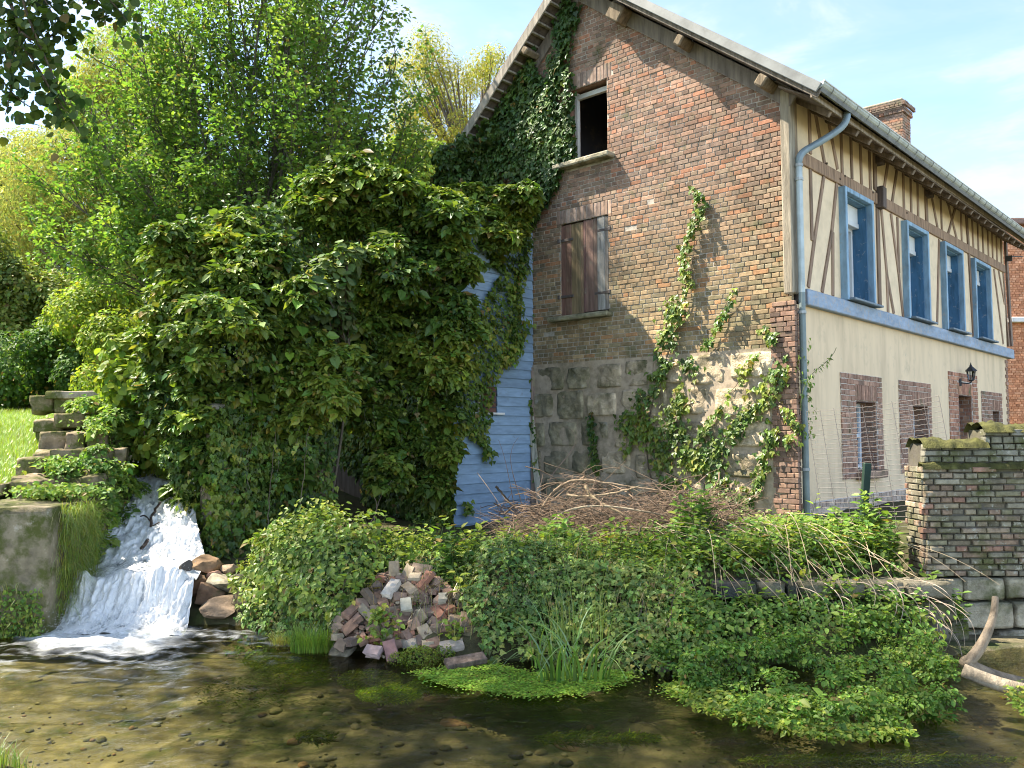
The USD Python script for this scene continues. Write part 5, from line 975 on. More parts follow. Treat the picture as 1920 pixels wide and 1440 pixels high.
#@@P4
# ================================================================== THE BANK: IVY, HERBS, HEAPS
g = np.random.default_rng(61)
def gz(x, y): return height(x, y)
def gnorm(x, y, e=.06): return nrm(np.stack([-(gz(x + e, y) - gz(x - e, y)) / (2 * e), -(gz(x, y + e) - gz(x, y - e)) / (2 * e), np.ones_like(x)], -1))
def wline(x): return np.interp(x, WX, WY)
def on_bank(g, n, x0, x1, d0, d1, keep=None):
    x = g.uniform(x0, x1, n); d = d0 + (d1 - d0) * g.random(n); y = wline(x) + d
    if keep is not None: k = keep(x, d); x, y = x[k], y[k]
    return np.stack([x, y, gz(x, y)], -1), gnorm(x, y)
def cover(g, P, N, thick, size, kind, cols, droop=.5, up=.4, clump=1.5, seed=0, jit=.2):
    n = len(P); lump = fbm(P * 3.6 + 5, 4, seed) ** 1.5 * 1.6
    P = P + N * (thick * (.3 + 1.2 * lump) * g.random(n) ** .7)[:, None]
    Nl = nrm(N * .7 + [0, -.25, up] + g.normal(0, .4, (n, 3))); T = g.normal(0, .6, (n, 3)) + [0, -.4, -droop]
    return leaves(P, Nl, T, size * g.uniform(.5, 1.2, n), kind, pal(g, n, cols, P=P, clump=clump, seed=seed, jit=jit))
def herbs(g, n, x0, x1, y0, y1, h, size, kind, cols, per=14, lean=.25):
    x, y = g.uniform(x0, x1, n), g.uniform(y0, y1, n); base = np.stack([x, y, gz(x, y)], -1); Ps, Ns, Ts, st = [], [], [], []
    for b in base:
        hh = h * g.uniform(.5, 1.2); e = b + np.array([g.normal(0, lean * hh), g.normal(0, lean * hh) - .06, hh]); c = curve([b, (b + e) / 2 + g.normal(0, .03, 3), e], 7); st.append(tube(c, np.linspace(.005, .002, 7), 3, (.09, .12, .035), cap=False))
        k = per; t = np.linspace(.15, 1, k); i = np.minimum((t * 6).astype(int), 5); p = c[i] + (c[i + 1] - c[i]) * (t * 6 - i)[:, None]
        a = np.arange(k) * 2.4 + g.random() * 6; d = np.stack([np.cos(a), np.sin(a), .1 - .35 * (1 - t)], -1); Ps.append(p + d * .015); Ts.append(d); Ns.append(np.stack([-.3 * np.cos(a), -.3 * np.sin(a), np.ones(k)], -1) + g.normal(0, .25, (k, 3)))
    P, N, T = np.vstack(Ps), np.vstack(Ns), np.vstack(Ts); return cat(st), leaves(P, N, T, size * g.uniform(.55, 1.2, len(P)), kind, pal(g, len(P), cols, P=P))
heapzone = lambda x, d: ~((x > -1.6) & (x < -.28) & (d < .95) & (np.abs(x + .93) < .62 - .25 * d + .05))
P, N = on_bank(g, 24000, -2.75, 1.75, .0, 1.25, heapzone); k_ = fbm(P * 2.6, 4, 70) + .12 * g.random(len(P)) > .40; P, N = P[k_], N[k_]
fl = [cover(g, P, N, .17, .051, 'ivy', [(.03, .065, .02), (.055, .105, .026), (.09, .15, .036), (.15, .20, .055), (.24, .26, .09)], droop=.7, seed=71, jit=.3)]
P, N = on_bank(g, 3600, -2.9, -1.5, .1, 1.3); fl.append(cover(g, P, N, .34, .07, 'ovate', LIME, droop=.4, seed=72))
bi = Thing('bank_ivy', 'thick carpet of ivy falling over the bank around the heap of bricks', 'ivy', (-.2, 8.2, .3)); bi.part('foliage', cat(fl), 'ivy_leaf')
lob = [(at(545, 1025, 9.6), (.34, .3, .22)), (at(590, 1080, 9.3), (.40, .3, .24)), (at(530, 1095, 9.3), (.27, .25, .26)), (at(630, 1100, 9.0), (.28, .25, .2)), (at(560, 1145, 9.0), (.28, .24, .18))]
solo('bramble_bush', clumpy(g, lob, 760, .046, 'ovate', [(.05, .10, .025), (.09, .16, .035), (.16, .23, .05), (.24, .30, .08)], 12, .42, 73), 'leaf', 'sunlit low bush on the bank between the waterfall rocks and the brick heap', 'bush')
sx, sf = herbs(g, 70, -2.4, 1.6, 8.0, 9.0, .34, .055, 'lance', [(.08, .13, .03), (.14, .19, .05), (.22, .25, .08)], per=12); sx2, sf2 = herbs(g, 46, -2.2, 3.6, 7.9, 9.2, .46, .10, 'ovate', LIME, per=10, lean=.2)
tw_ = Thing('wild_plants', 'taller mixed stems and broad leaved weeds standing out of the bank ivy', 'weeds', (0, 8.5, .5), kind='stuff'); tw_.part('stem', cat([sx, sx2]), 'twig', kind='stuff'); tw_.part('foliage', cat([sf, sf2]), 'leaf', kind='stuff')
n = 900; P, N = on_bank(g, n, -2.6, 1.6, .1, 1.3); bi.part('dry_grass', blades(g, P + N * .06, .34, .004, [(.14, .17, .05), (.26, .24, .11), (.32, .27, .15)], .7, 4, None, 1.1), 'grass_blade', kind='stuff')
bi.part('stem', cat([vine(g, [np.array([x, wline(x) + .1, gz(x, wline(x) + .1) + .1]), np.array([x + .1, wline(x) + .4, gz(x, wline(x) + .4) + .16]), np.array([x + .35, wline(x) + .9, gz(x, wline(x) + .9) + .16])], .006) for x in np.linspace(-2.4, 1.3, 16)]), 'twig')
# undergrowth behind the bank and on the right
NET = [(.05, .10, .03), (.08, .15, .04), (.13, .21, .05), (.20, .27, .07)]
fo2, st2 = [], []
for a in ((120, -2.6, 1.2, 8.6, 10.0, .28, .07, 'ovate', LIME), (90, 1.3, 3.85, 8.3, 9.0, .36, .08, 'ovate', NET), (110, 1.3, 3.85, 9.0, 10.4, .2, .07, 'ovate', NET), (150, 1.2, 3.7, 8.2, 9.0, .26, .07, 'ovate', LIME), (26, 3.3, 3.85, 8.4, 9.2, .4, .10, 'ovate', NET), (80, 0.2, 1.9, 8.3, 9.6, .32, .07, 'ovate', NET), (70, -2.7, -.9, 9.4, 11.2, .4, .06, 'ovate', LIME), (60, 1.4, 3.6, 7.35, 8.0, .34, .075, 'ovate', NET), (40, -.1, 1.4, 7.7, 8.4, .3, .06, 'lance', NET)):
    s_, f_ = herbs(g, *a); st2.append(s_); fo2.append(f_)
P = np.stack([g.uniform(-2.8, 3.85, 9000), g.uniform(8.4, 11.6, 9000), np.zeros(9000)], -1); P[:, 2] = gz(P[:, 0], P[:, 1]); N = gnorm(P[:, 0], P[:, 1])
fo2.append(cover(g, P, N, .12, .06, 'ovate', NET, seed=75))
P, N = on_bank(g, 5200, 1.3, 3.75, .05, 1.25); fo2.append(cover(g, P, N, .28, .05, 'ovate', NET, droop=.7, seed=76, jit=.3))
ug = Thing('undergrowth', 'tangle of nettles and leafy weeds covering the ground behind the bank', 'weeds', (1., 9.3, .5), kind='stuff'); ug.part('foliage', cat(fo2), 'leaf', kind='stuff'); ug.part('stem', cat(st2), 'twig', kind='stuff')
for k, (x, y, h, lab) in enumerate(((1655, 975, .62, 'tall leafy nettle clump standing before the wire fence'), (1748, 1020, .5, 'nettle clump at the foot of the garden wall corner'), (1300, 1010, .55, 'nettle clump growing through the right end of the brushwood'), (1040, 960, .42, 'small bright nettle clump at the left end of the brushwood'), (840, 1085, .5, 'dark nettle clump just right of the top of the brick heap'))):
    b = at(x, y + 60, (8.9, 8.2, 9.2, 9.3, 8.5)[k]); b[2] = gz(b[0], b[1]); r = (.22, .16, .2, .15, .12)[k]
    s_, f_ = herbs(g, (34, 20, 24, 16, 12)[k], b[0] - r, b[0] + r, b[1] - .15, b[1] + .15, h, .095, 'ovate', NET if k != 4 else GREEN, per=16, lean=.12)
    t = Thing('nettle_clump', lab, 'nettles', b); t.part('stem', s_, 'twig'); t.part('foliage', f_, 'leaf')
# climbing sprig at the corner
sp_ = curve([wl(fac(1502, 770, .12)), wl(fac(1510, 720, .2)), wl(fac(1535, 690, .25)), wl(fac(1568, 652, .3))], 16)
n = 36; i = g.integers(4, 15, n); P = sp_[i] + g.normal(0, .015, (n, 3)); t = Thing('climbing_sprig', 'arching leafy sprig climbing past the downpipe over the beige wall', 'plant', sp_[0]); t.part('stem', tube(sp_, .005, 4, (.10, .13, .05)), 'twig')
t.part('foliage', cat([leaves(P, g.normal(0, .6, (n, 3)) + [0, -.5, .5], g.normal(0, .6, (n, 3)) + [0, 0, -.7], g.uniform(.04, .11, n), 'lance', pal(g, n, NET)), wall_ivy(g, np.vstack([wl(fac(x, y, .04)) for x, y in stroke_pts(g, [(1508, 640), (1500, 720), (1506, 800), (1490, 830)], 14, 110)]), -D1, .07, NET, .1)]), 'leaf')
# dry stalks trailing over the bank wall
stalks = []
for k in range(46):
    x0 = g.uniform(1.3, 3.6); a = np.array([x0, 8.6 + g.uniform(0, .8), 0]); a[2] = gz(a[0], a[1]) + g.uniform(.1, .35); e = np.array([x0 + g.uniform(-.3, 1.1), 7.85 + g.uniform(-.25, .2), g.uniform(.15, .6)]); stalks.append(tube(curve([a, (a + e) / 2 + [0, 0, g.uniform(.1, .3)], e], 12), np.linspace(.0045, .002, 12), 3, np.array([.42, .33, .22]) * g.uniform(.6, 1.1), cap=False))
for k in range(22):
    x0 = g.uniform(2.6, 3.9); a = np.array([x0, 7.95, g.uniform(.25, .6)]); e = a + [g.uniform(-.2, .4), -.3, -g.uniform(.25, .55)]; stalks.append(tube(curve([a, (a + e) / 2 + [.05, -.25, .1], e], 12), np.linspace(.005, .002, 12), 3, np.array([.42, .34, .26]) * g.uniform(.6, 1.1), cap=False))
solo('dry_stalks', cat(stalks), 'twig', 'pale dry stalks trailing over the dark bank wall', 'stalks', kind='stuff')
# brushwood heap against the gable
tw = []; gh = np.random.default_rng(62)
for k in range(640):
    u = gh.uniform(-1, 1); w = gh.normal(0, .40); cx = 1.25 + 1.32 * u; cy = 10.2 + w - .35 * u; hz = (.62 + .25 * math.sin(cx * 3.1) + .2 * math.sin(cx * 7.3 + 1)) * (1 - .8 * u * u) * max(0, 1 - (w / 1.0) ** 2) * gh.random() ** .7; c = np.array([cx, cy, gz(cx, cy) + .04 + hz])
    a = gh.normal(0, .6) + (gh.random() < .5) * math.pi; ln = gh.uniform(.35, 1.3); d = np.array([math.cos(a), math.sin(a) * .7, gh.normal(0, .34)]) * ln / 2
    r_ = .003 + .007 * gh.random() ** 3
    tw.append(tube(curve([c - d, c - d * .3 + gh.normal(0, .05, 3) + [0, 0, .04], c + d * .4 + gh.normal(0, .06, 3), c + d - [0, 0, .08]], 9), np.linspace(r_, .0018, 9), 4, np.array([.15, .105, .07]) * gh.uniform(.35, 1.6), cap=False))
    if k % 3 == 0:
        for _ in range(3): e = c + d * gh.uniform(0, 1); tw.append(tube(curve([e, e + gh.normal(0, .06, 3) + [.05, -.03, .05], e + gh.normal(0, .13, 3) + [.1, -.05, .08]], 5), .0018, 3, np.array([.25, .17, .12]) * gh.uniform(.6, 1.4), cap=False))
for k in range(420):
    cx = gh.uniform(-.1, 2.5); cy = 9.65 + gh.normal(0, .35); c = np.array([cx, cy, gz(cx, cy) + gh.uniform(.05, .45)]); d = nrm(gh.normal(size=3)[None])[0] * [.3, .2, .2]; tw.append(tube(curve([c - d, c + gh.normal(0, .06, 3), c + d], 6), .0024, 3, np.array([.20, .135, .09]) * gh.uniform(.5, 1.4), cap=False))
bp = Thing('brushwood_heap', 'tangled heap of cut brown brushwood against the stone base', 'brushwood', (1.5, 10., .7)); bp.part('twigs', cat(tw), 'twig', kind='stuff')
BRN = [((.24, .18, .12), .017), ((.27, .21, .13), .022), ((.26, .20, .13), .016), ((.15, .12, .08), .018), ((.24, .19, .12), .018), ((.17, .14, .10), .013), ((.32, .27, .19), .013), ((.16, .12, .08), .02)]
for k, (pts, lab) in enumerate((([(1000, 985), (1035, 925), (1065, 903), (1120, 903), (1200, 915), (1290, 925)], 'long thin arched branch along the top of the brushwood'), ([(1098, 910), (1118, 938), (1150, 955), (1182, 976)], 'pale thick bent branch lying down the front of the brushwood'), ([(1062, 928), (1110, 930), (1160, 922), (1200, 912)], 'pale crooked branch lying level on the brushwood'), ([(1120, 985), (1230, 990), (1340, 984), (1500, 990)], 'long straight dark pole lying across the brushwood'), ([(1238, 942), (1246, 955), (1262, 962), (1280, 975), (1310, 1005)], 'forked pale branch right of centre in the brushwood'), ([(1170, 1045), (1195, 1005), (1204, 985)], 'short pale stick standing up in front of the brushwood'), ([(1020, 1000), (1060, 960), (1150, 950), (1330, 970)], 'slender grey branch in the middle of the brushwood'), ([(930, 912), (950, 935), (972, 962)], 'broken dark stick leaning against the blue boards'))):
    Y = (10.5, 10.0, 10.2, 9.7, 10.1, 9.2, 9.9, 13.2)[k]; col, r = BRN[k]; c = curve([at(x, y, Y - .1 * i) for i, (x, y) in enumerate(pts)], 18) + g.normal(0, .004, (18, 3))
    solo('branch', tube(c, np.linspace(r, r * .5, 18), 7, col), 'bark', lab, 'branch', smooth=True)
# small bushy sprays in front of the brushwood / stump of loose twigs at the blue boards
tw = []
for k in range(60):
    c = at(g.uniform(925, 1010), g.uniform(955, 1000), 12.2); d = nrm(g.normal(size=3)[None])[0] * [.35, .2, .3]; tw.append(tube(curve([c - d, c + g.normal(0, .05, 3), c + d], 7), np.linspace(.006, .002, 7), 3, np.array([.22, .15, .12]) * g.uniform(.6, 1.2), cap=False))
for pts in ([(975, 985), (955, 900), (945, 855), (935, 825)], [(980, 960), (962, 890), (958, 850), (972, 820)], [(1030, 905), (1060, 860), (1080, 820), (1060, 800)], [(700, 990), (715, 930), (735, 900)], [(690, 985), (705, 940), (680, 915)]):
    tw.append(tube(curve([at(x, y, 12.3) for x, y in pts], 12), np.linspace(.008, .002, 12), 4, (.26, .18, .14), cap=False))
solo('loose_twigs', cat(tw), 'twig', 'loose bare twigs at the foot of the blue boards', 'twigs', kind='stuff')

# ------------------------------------------------------------------ heap of loose bricks
g = np.random.default_rng(63); outline = [(622, 1195), (640, 1150), (690, 1120), (715, 1075), (770, 1062), (800, 1072), (825, 1095), (868, 1120), (885, 1150), (896, 1185), (860, 1215), (780, 1205), (700, 1200), (640, 1212)]
hp0, hn = np.array([-.9, 7.5, .03]), nrm(np.array([[.0, -.56, .83]]))[0]
core = poly_pts(g, [(660, 1200), (690, 1140), (730, 1090), (780, 1078), (850, 1125), (880, 1180), (840, 1205)], 200); cpt = on_plane_many(core[:, 0], core[:, 1], hp0 - hn * .16, hn)
hull = trimesh.convex.convex_hull(np.vstack([cpt, cpt - [0, -.3, .6]])); struct('heap_earth', M(hull.vertices, hull.faces, (.06, .05, .04)), 'soil')
cand = poly_pts(g, outline, 5000); chosen = []
for p in cand:
    if all((p[0] - q[0]) ** 2 + ((p[1] - q[1]) * 1.25) ** 2 > 18.5 ** 2 for q in chosen): chosen.append(p)
    if len(chosen) >= 128: break
HB = [(.27, .165, .115), (.31, .21, .15), (.22, .14, .105), (.34, .275, .19), (.30, .145, .095), (.17, .125, .10), (.31, .24, .165), (.24, .18, .13)]
def loose_brick(c, seed, flat=.45):
    q = np.random.default_rng(seed); L_ = .205 if q.random() < .38 else q.uniform(.07, .15)
    m = trimesh.creation.box((1, 1, 1)); m = m.subdivide(); v = np.array(m.vertices) * [L_, q.uniform(.085, .108), q.uniform(.05, .064)]; r = np.abs(np.array(m.vertices) * 2)
    v *= 1 - .05 * (np.sort(r, 1)[:, 1:2] ** 6); v += (fbm(v * 22 + seed, 3, seed % 40)[:, None] - .5) * .022 * nrm(v)
    if L_ < .17: v[:, 0] += (v[:, 0] > 0) * (fbm(v * [0, 30, 30] + seed, 2, seed % 31) - .5) * .05
    R = trimesh.transformations.random_rotation_matrix(q.random(3))[:3, :3]
    z = R[2] * flat + hn * (1 - flat) * np.sign(R[2] @ hn); z = nrm(z[None])[0]; x = nrm((R[0] - z * (R[0] @ z))[None])[0]
    R = np.array([x, np.cross(z, x), z]); col = np.array(HB[q.integers(len(HB))]) * q.uniform(.75, 1.15)
    return M(v @ R + c, np.array(m.faces), col)
grp = dict(group='loose bricks in the heap on the bank')
order_ = sorted(range(len(chosen)), key=lambda i: -chosen[i][1]); pos = on_plane_many(np.array(chosen)[:, 0], np.array(chosen)[:, 1], hp0, hn)
for i in order_: solo('loose_brick', loose_brick(pos[i] + hn * g.uniform(-.035, .03), 100 + i), 'brick_clean', 'loose old brick tumbled in the heap at the water edge', 'brick', **grp)
inner = poly_pts(g, outline, 90); ip = on_plane_many(inner[:, 0], inner[:, 1], hp0 - hn * .075, hn)
for i in range(70): solo('loose_brick', loose_brick(ip[i], 400 + i), 'brick_clean', 'loose old brick tumbled in the heap at the water edge', 'brick', **grp)
for (x, y, lab, s, a) in ((700, 1250 - 28, 'single square brick lying flat at the foot of the heap', 1, .1), (733, 1208 + 14, 'dark red brick standing on end at the foot of the heap', 2, 1.2), (847, 1211, 'pale brick tilted on its corner at the right foot of the heap', 3, .5), (733, 1104, 'whitest brick, lying flat near the top of the heap', 4, .2), (762, 1135, 'large pale stone like brick in the middle of the heap', 5, .6), (830, 1122, 'long pale brick leaning down the right side of the heap', 6, 1.)):
    c = on_plane_many(np.array([x * 1.]), np.array([y * 1.]), hp0 + hn * .05, hn)[0]; v, f, _ = loose_brick(np.zeros(3), 900 + s, .2); col = [(.36, .26, .235), (.22, .13, .12), (.40, .33, .27), (.50, .44, .37), (.40, .37, .28), (.38, .34, .26)][s - 1]
    solo('loose_brick', M(v * (1.15 if s == 5 else 1.05) + c, f, col), 'brick_clean', lab, 'brick', **grp)
ch_ = poly_pts(g, outline, 330); ch_ = on_plane_many(ch_[:, 0], ch_[:, 1], hp0 - hn * .03, hn)
solo('rubble_chips', cat([rock(c + hn * g.uniform(-.03, .05), np.array([1, .8, .6]) * g.uniform(.012, .035), 700 + i, 1, 5, .05, col=np.array(HB[i % len(HB)]) * g.uniform(.6, 1.3)) for i, c in enumerate(ch_)]), 'brick_clean', 'small brick chips and mortar crumbs between the heaped bricks', 'rubble', kind='stuff')
# boulders and rocks
RK = [(375, 1062, 9.75, (.26, .2, .12), (.21, .135, .075), 'brown block at the foot of the ivy beside the waterfall'), (362, 1098, 9.55, (.17, .15, .14), (.22, .13, .075), 'dark wet brown rock under the top block by the waterfall'), (415, 1096, 9.5, (.19, .15, .12), (.36, .32, .23), 'pale mossy rock in the rocks beside the waterfall'), (452, 1088, 9.6, (.17, .10, .09), (.44, .36, .25), 'pale slab of stone tilted behind the mossy rock'), (388, 1115, 9.3, (.18, .16, .15), (.18, .11, .07), 'rounded brown rock in front of the falls rocks'), (412, 1140, 9.05, (.34, .22, .11), (.22, .16, .11), 'large flat sloping slab at the water beside the falls'), (398, 1078, 9.6, (.10, .07, .05), (.36, .21, .15), 'small broken brick piece between the falls rocks'), (432, 1065, 9.8, (.11, .08, .07), (.38, .28, .19), 'small tan stone above the mossy rock'), (455, 1128, 9.0, (.12, .12, .15), (.20, .15, .09), 'brown stump like rock at the end of the falls rocks'), (345, 1075, 9.5, (.08, .1, .15), (.06, .055, .05), 'black wet stone at the edge of the falling water'),
      (642, 1222, 7.75, (.15, .13, .10), (.20, .17, .12), 'wet grey boulder at the left foot of the brick heap'), (652, 1182, 8.0, (.16, .14, .13), (.21, .17, .11), 'mossy boulder under the left side of the heap'), (690, 1165, 7.95, (.10, .10, .09), (.27, .23, .19), 'grey stone in the lower left of the heap'), (628, 1175, 8.05, (.07, .06, .09), (.42, .38, .32), 'pale upright stone at the left edge of the heap'), (1245, 1250, 7.15, (.12, .1, .08), (.19, .16, .11), 'small boulder under the ivy bank beside the cress'), (890, 1195, 7.7, (.13, .12, .10), (.17, .14, .08), 'dark mossy rock at the right foot of the heap'), (770, 1205, 7.65, (.12, .10, .06), (.30, .26, .21), 'grey flat stone in the lower middle of the heap')]
for k, (x, y, Y, r, col, lab) in enumerate(RK): solo('rock', rock(at(x, y, Y), r, 300 + k, 3, 12, .07, col=col), 'rock', lab, 'rock', smooth=False)
rng = np.random.default_rng(64)
a, b = onz(836, 1246, .05), onz(905, 1238, .05); solo('plank', beam(a, b + [.02, .02, .02], .11, .05, (0, -.4, .9), .006, (.16, .12, .095)), 'grey_timber', 'old brown plank half in the water below the heap', 'plank')
solo('stick', tube(curve([onz(690, 1215, .05), onz(720, 1232, .04)], 6), .012, 6, (.48, .40, .26)), 'bark', 'pale peeled stick lying at the water below the heap', 'stick')
# branch caught in the falls
c = curve([at(265, 1055, 10.0), at(282, 1015, 10.35), at(285, 985, 10.7), at(300, 955, 11.0)], 16); c[:, 2] = np.maximum(c[:, 2], prof(c[:, 1]) + .03)
solo('branch', cat([tube(c + rng.normal(0, .008, (16, 3)), np.linspace(.022, .014, 16), 7, (.07, .05, .04)), tube(curve([c[8], c[9] + [-.08, 0, .06], c[10] + [-.14, 0, .02]], 6), .009, 5, (.07, .05, .04)), tube(curve([c[7], c[7] + [.1, 0, .05]], 4), .008, 5, (.07, .05, .04))]), 'bark', 'dark wet branch caught in the white water of the falls', 'branch', smooth=True)
# ------------------------------------------------------------------ water plants
def mat_pts(g, poly, n, z): p = poly_pts(g, poly, n); r = rays(p[:, 0], p[:, 1]); return CAM + r * ((z - ZC) / r[:, 2])[:, None]
for k, (poly, n, lab) in enumerate((([(772, 1262), (850, 1250), (930, 1246), (985, 1262), (1060, 1268), (1160, 1258), (1192, 1272), (1150, 1286), (1090, 1302), (1000, 1308), (890, 1296), (820, 1282)], 15000, 'bright green duckweed mat spread before the reeds'), ([(1250, 1284), (1310, 1292), (1375, 1318), (1360, 1332), (1290, 1318), (1255, 1300)], 4200, 'narrow duckweed mat at the left edge of the cress'))):
    P = mat_pts(g, poly, n, .012); P = P + g.normal(0, 1, P.shape) * [.07, .06, 0] * (g.random((len(P), 1)) < .35); P = P[fbm(P * [3.5, 6, 3.5], 4, 81) + .35 * g.random(len(P)) > .50 ]; P[:, 2] += g.uniform(0, .012, len(P)) + .01 * fbm(P * 5, 2, 3); N = [0, 0, 1.] + g.normal(0, .18, P.shape)
    solo('duckweed', leaves(P, N, ball(g, len(P)) * [1, 1, .1], g.uniform(.012, .024, len(P)), 'round', pal(g, len(P), [(.11, .20, .03), (.16, .27, .04), (.22, .33, .06)], P=P)), 'leaf', lab, 'duckweed', kind='stuff')
sw = []
for (x, y, rx, ry, n, br) in ((725, 1300, 62, 18, 5200, 1.9), (690, 1275, 60, 20, 2600, 1.0), (830, 1285, 70, 16, 4200, 1.5), (520, 1240, 70, 18, 1500, .9), (1185, 1385, 50, 10, 900, 1.3), (560, 1262, 80, 22, 900, .5), (1080, 1385, 80, 14, 700, .6), (1000, 1310, 110, 14, 1800, .7), (590, 1382, 40, 12, 500, .35), (450, 1300, 90, 30, 700, .4), (1640, 1425, 260, 12, 2600, .9)):
    r = np.sqrt(g.random(n)); a = g.uniform(0, 6.28, n); rr = rays(x + rx * r * np.cos(a), y + ry * r * np.sin(a)); P = CAM + rr * ((-.02 - .05 * r - ZC) / rr[:, 2])[:, None]
    sw.append(leaves(P, [0, 0, 1.] + g.normal(0, .5, P.shape), g.normal(0, .4, P.shape) + [.9, .1, .15], g.uniform(.02, .05, n), 'lance', pal(g, n, [(.05, .085, .012), (.10, .15, .015), (.20, .26, .02)]) * br))
solo('water_weed', cat(sw), 'leaf', 'yellow green weed waving under the clear water', 'water weed', kind='stuff')
# watercress
cz = [(1270, 1235, 40), (1320, 1260, 55), (1390, 1240, 60), (1380, 1180, 55), (1450, 1290, 60), (1470, 1220, 60), (1540, 1310, 65), (1560, 1240, 60), (1620, 1330, 55), (1650, 1270, 60), (1700, 1300, 60), (1720, 1230, 60), (1640, 1200, 50), (1750, 1310, 45), (1480, 1160, 45), (1570, 1180, 50), (1760, 1260, 36), (1700, 1160, 30), (1420, 1340, 30), (1340, 1215, 50), (1500, 1345, 34), (1580, 1360, 30), (1660, 1352, 30)]
ls = []
for (x, y, r) in cz:
    p = onz(x, y + r * .55, .02); ls.append((p + [0, .12, .05 + .0014 * max(0, 1300 - y)], np.array([r * p[1] / FPX * 1.1, .26, .07 + r * .0013])))
solo('watercress', clumpy(g, ls, 1050, .027, 'ovate', [(.045, .10, .025), (.075, .15, .03), (.12, .20, .04), (.20, .27, .065)], 12, .34, 82, inner=.9, flat=.8), 'leaf', 'dense watercress bed standing in the stream by the right bank', 'watercress', kind='stuff')
P = mat_pts(g, [(1240, 1290), (1340, 1290), (1450, 1345), (1560, 1370), (1700, 1372), (1720, 1385), (1560, 1395), (1420, 1365), (1300, 1335)], 2600, .03); solo('floating_cress', leaves(P + np.stack([0 * P[:, 0], 0 * P[:, 0], g.uniform(0, .05, len(P))], -1), [0, -.2, 1.] + g.normal(0, .35, P.shape), ball(g, len(P)), g.uniform(.02, .05, len(P)), 'ovate', pal(g, len(P), LIME)), 'leaf', 'loose cress sprigs floating out from the cress bed', 'cress', kind='stuff')
P = mat_pts(g, [(1880, 1310), (1915, 1290), (1990, 1300), (2000, 1345), (1920, 1345)], 700, .03); solo('cress_patch', leaves(P + np.stack([0 * P[:, 0], 0 * P[:, 0], g.uniform(0, .08, len(P))], -1), [0, -.2, 1.] + g.normal(0, .35, P.shape), ball(g, len(P)), g.uniform(.02, .05, len(P)), 'ovate', pal(g, len(P), LIME)), 'leaf', 'sunlit cress patch at the right edge of the stream', 'cress', kind='stuff')
# reed grass
def clump(name, lab, x, y, z, n, r, h, w, cols, lean, cat_='grass', curl=.9, seg=5):
    c = onz(x, y, z); a = g.uniform(0, 6.28, n); rr = np.sqrt(g.random(n)); P = c + np.stack([r[0] * rr * np.cos(a), r[1] * rr * np.sin(a), 0 * a], -1)
    solo(name, blades(g, P, h, w, cols, lean, seg, np.stack([np.cos(a) * rr, np.sin(a) * rr - .25, 0 * a], -1), curl), 'grass_blade', lab, cat_)
RE = [(.07, .13, .035), (.10, .18, .045), (.14, .23, .07)]
clump('reed_clump', 'tall arching reed grass clump rising from the duckweed', 1075, 1285, -.02, 46, (.28, .10), .82, .027, RE, .72, 'reeds', 1.2, 9)
clump('reed_clump', 'small pale reed tuft leaning left of the tall reeds', 1010, 1250, .0, 12, (.06, .06), .5, .018, RE, .85, 'reeds', 1.3, 7)
clump('grass_tuft', 'round green grass tuft at the water left of the heap', 590, 1222, .0, 700, (.22, .10), .30, .005, [(.07, .14, .03), (.12, .21, .04), (.18, .28, .06)], .55)
clump('grass_tuft', 'small yellow grass tuft beside the round green tuft', 527, 1208, .0, 160, (.10, .06), .15, .005, [(.22, .24, .08), (.30, .30, .12)], .8)
clump('grass_tuft', 'tall thin grass stems standing in the ivy bank', 1085, 1200, .25, 70, (.28, .12), .62, .006, [(.12, .19, .05), (.2, .24, .09)], .35)
ms_ = [(onz(785, 1232, .05), (.17, .13, .10)), (onz(745, 1235, .04), (.08, .07, .06)), (onz(835, 1225, .06), (.09, .08, .08))]
solo('moss_clump', lobes_foliage(g, ms_, 5200, .022, 'rhomb', [(.08, .12, .02), (.13, .18, .03), (.18, .22, .05)], seed=83, shell=.3, up=.6), 'leaf', 'fine mossy cress clump at the foot of the brick heap', 'moss')
for (x, y, Y, r, lab) in ((720, 1190, 7.65, .09, 'bright weed sprouting from the lower left of the heap'), (850, 1190, 7.6, .07, 'weed sprouting at the right foot of the heap'), (712, 1160, 7.75, .05, 'small weed in the left side of the heap')):
    b = at(x, y + 14, Y); s_ = [tube(curve([b, b + np.append(g.normal(0, .06, 2), .14)], 5), .003, 3, (.1, .14, .04)) for _ in range(7)]; n = 60; P = b + g.normal(0, 1, (n, 3)) * [r, r * .6, r * .8] + [0, 0, .1]
    t = Thing('weed', lab, 'weed', b); t.part('stem', cat(s_), 'twig'); t.part('foliage', leaves(P, [0, -.4, .9] + g.normal(0, .35, P.shape), ball(g, n), g.uniform(.035, .07, n), 'ovate', pal(g, n, LIME)), 'leaf')
# logs at the lower right
lc = (.27, .21, .145)
lg = Thing('forked_branch', 'pale bare forked branch lying against the bank stones at the lower right', 'branch', onz(1860, 1290, 0)); Yl = 6.72
lg.part('limb', tube(curve([at(1935, 1282, Yl), at(1880, 1272, Yl), at(1840, 1258, Yl), at(1815, 1244, Yl), at(1808, 1236, Yl)], 16), np.linspace(.045, .05, 16), 8, lc), 'bark', smooth=True)
lg.part('limb', tube(curve([at(1812, 1244, Yl), at(1832, 1222, Yl), at(1850, 1190, Yl + .05), at(1862, 1155, Yl + .12), at(1866, 1120, Yl + .2)], 16), np.linspace(.046, .024, 16), 8, lc), 'bark', smooth=True)
solo('log', tube(curve([at(1806, 1256, 6.55), at(1860, 1278, 6.45), at(1960, 1302, 6.4)], 12), np.linspace(.05, .06, 12), 9, (.33, .27, .19)), 'bark', 'straight pale log lying below the forked branch', 'log', smooth=True)
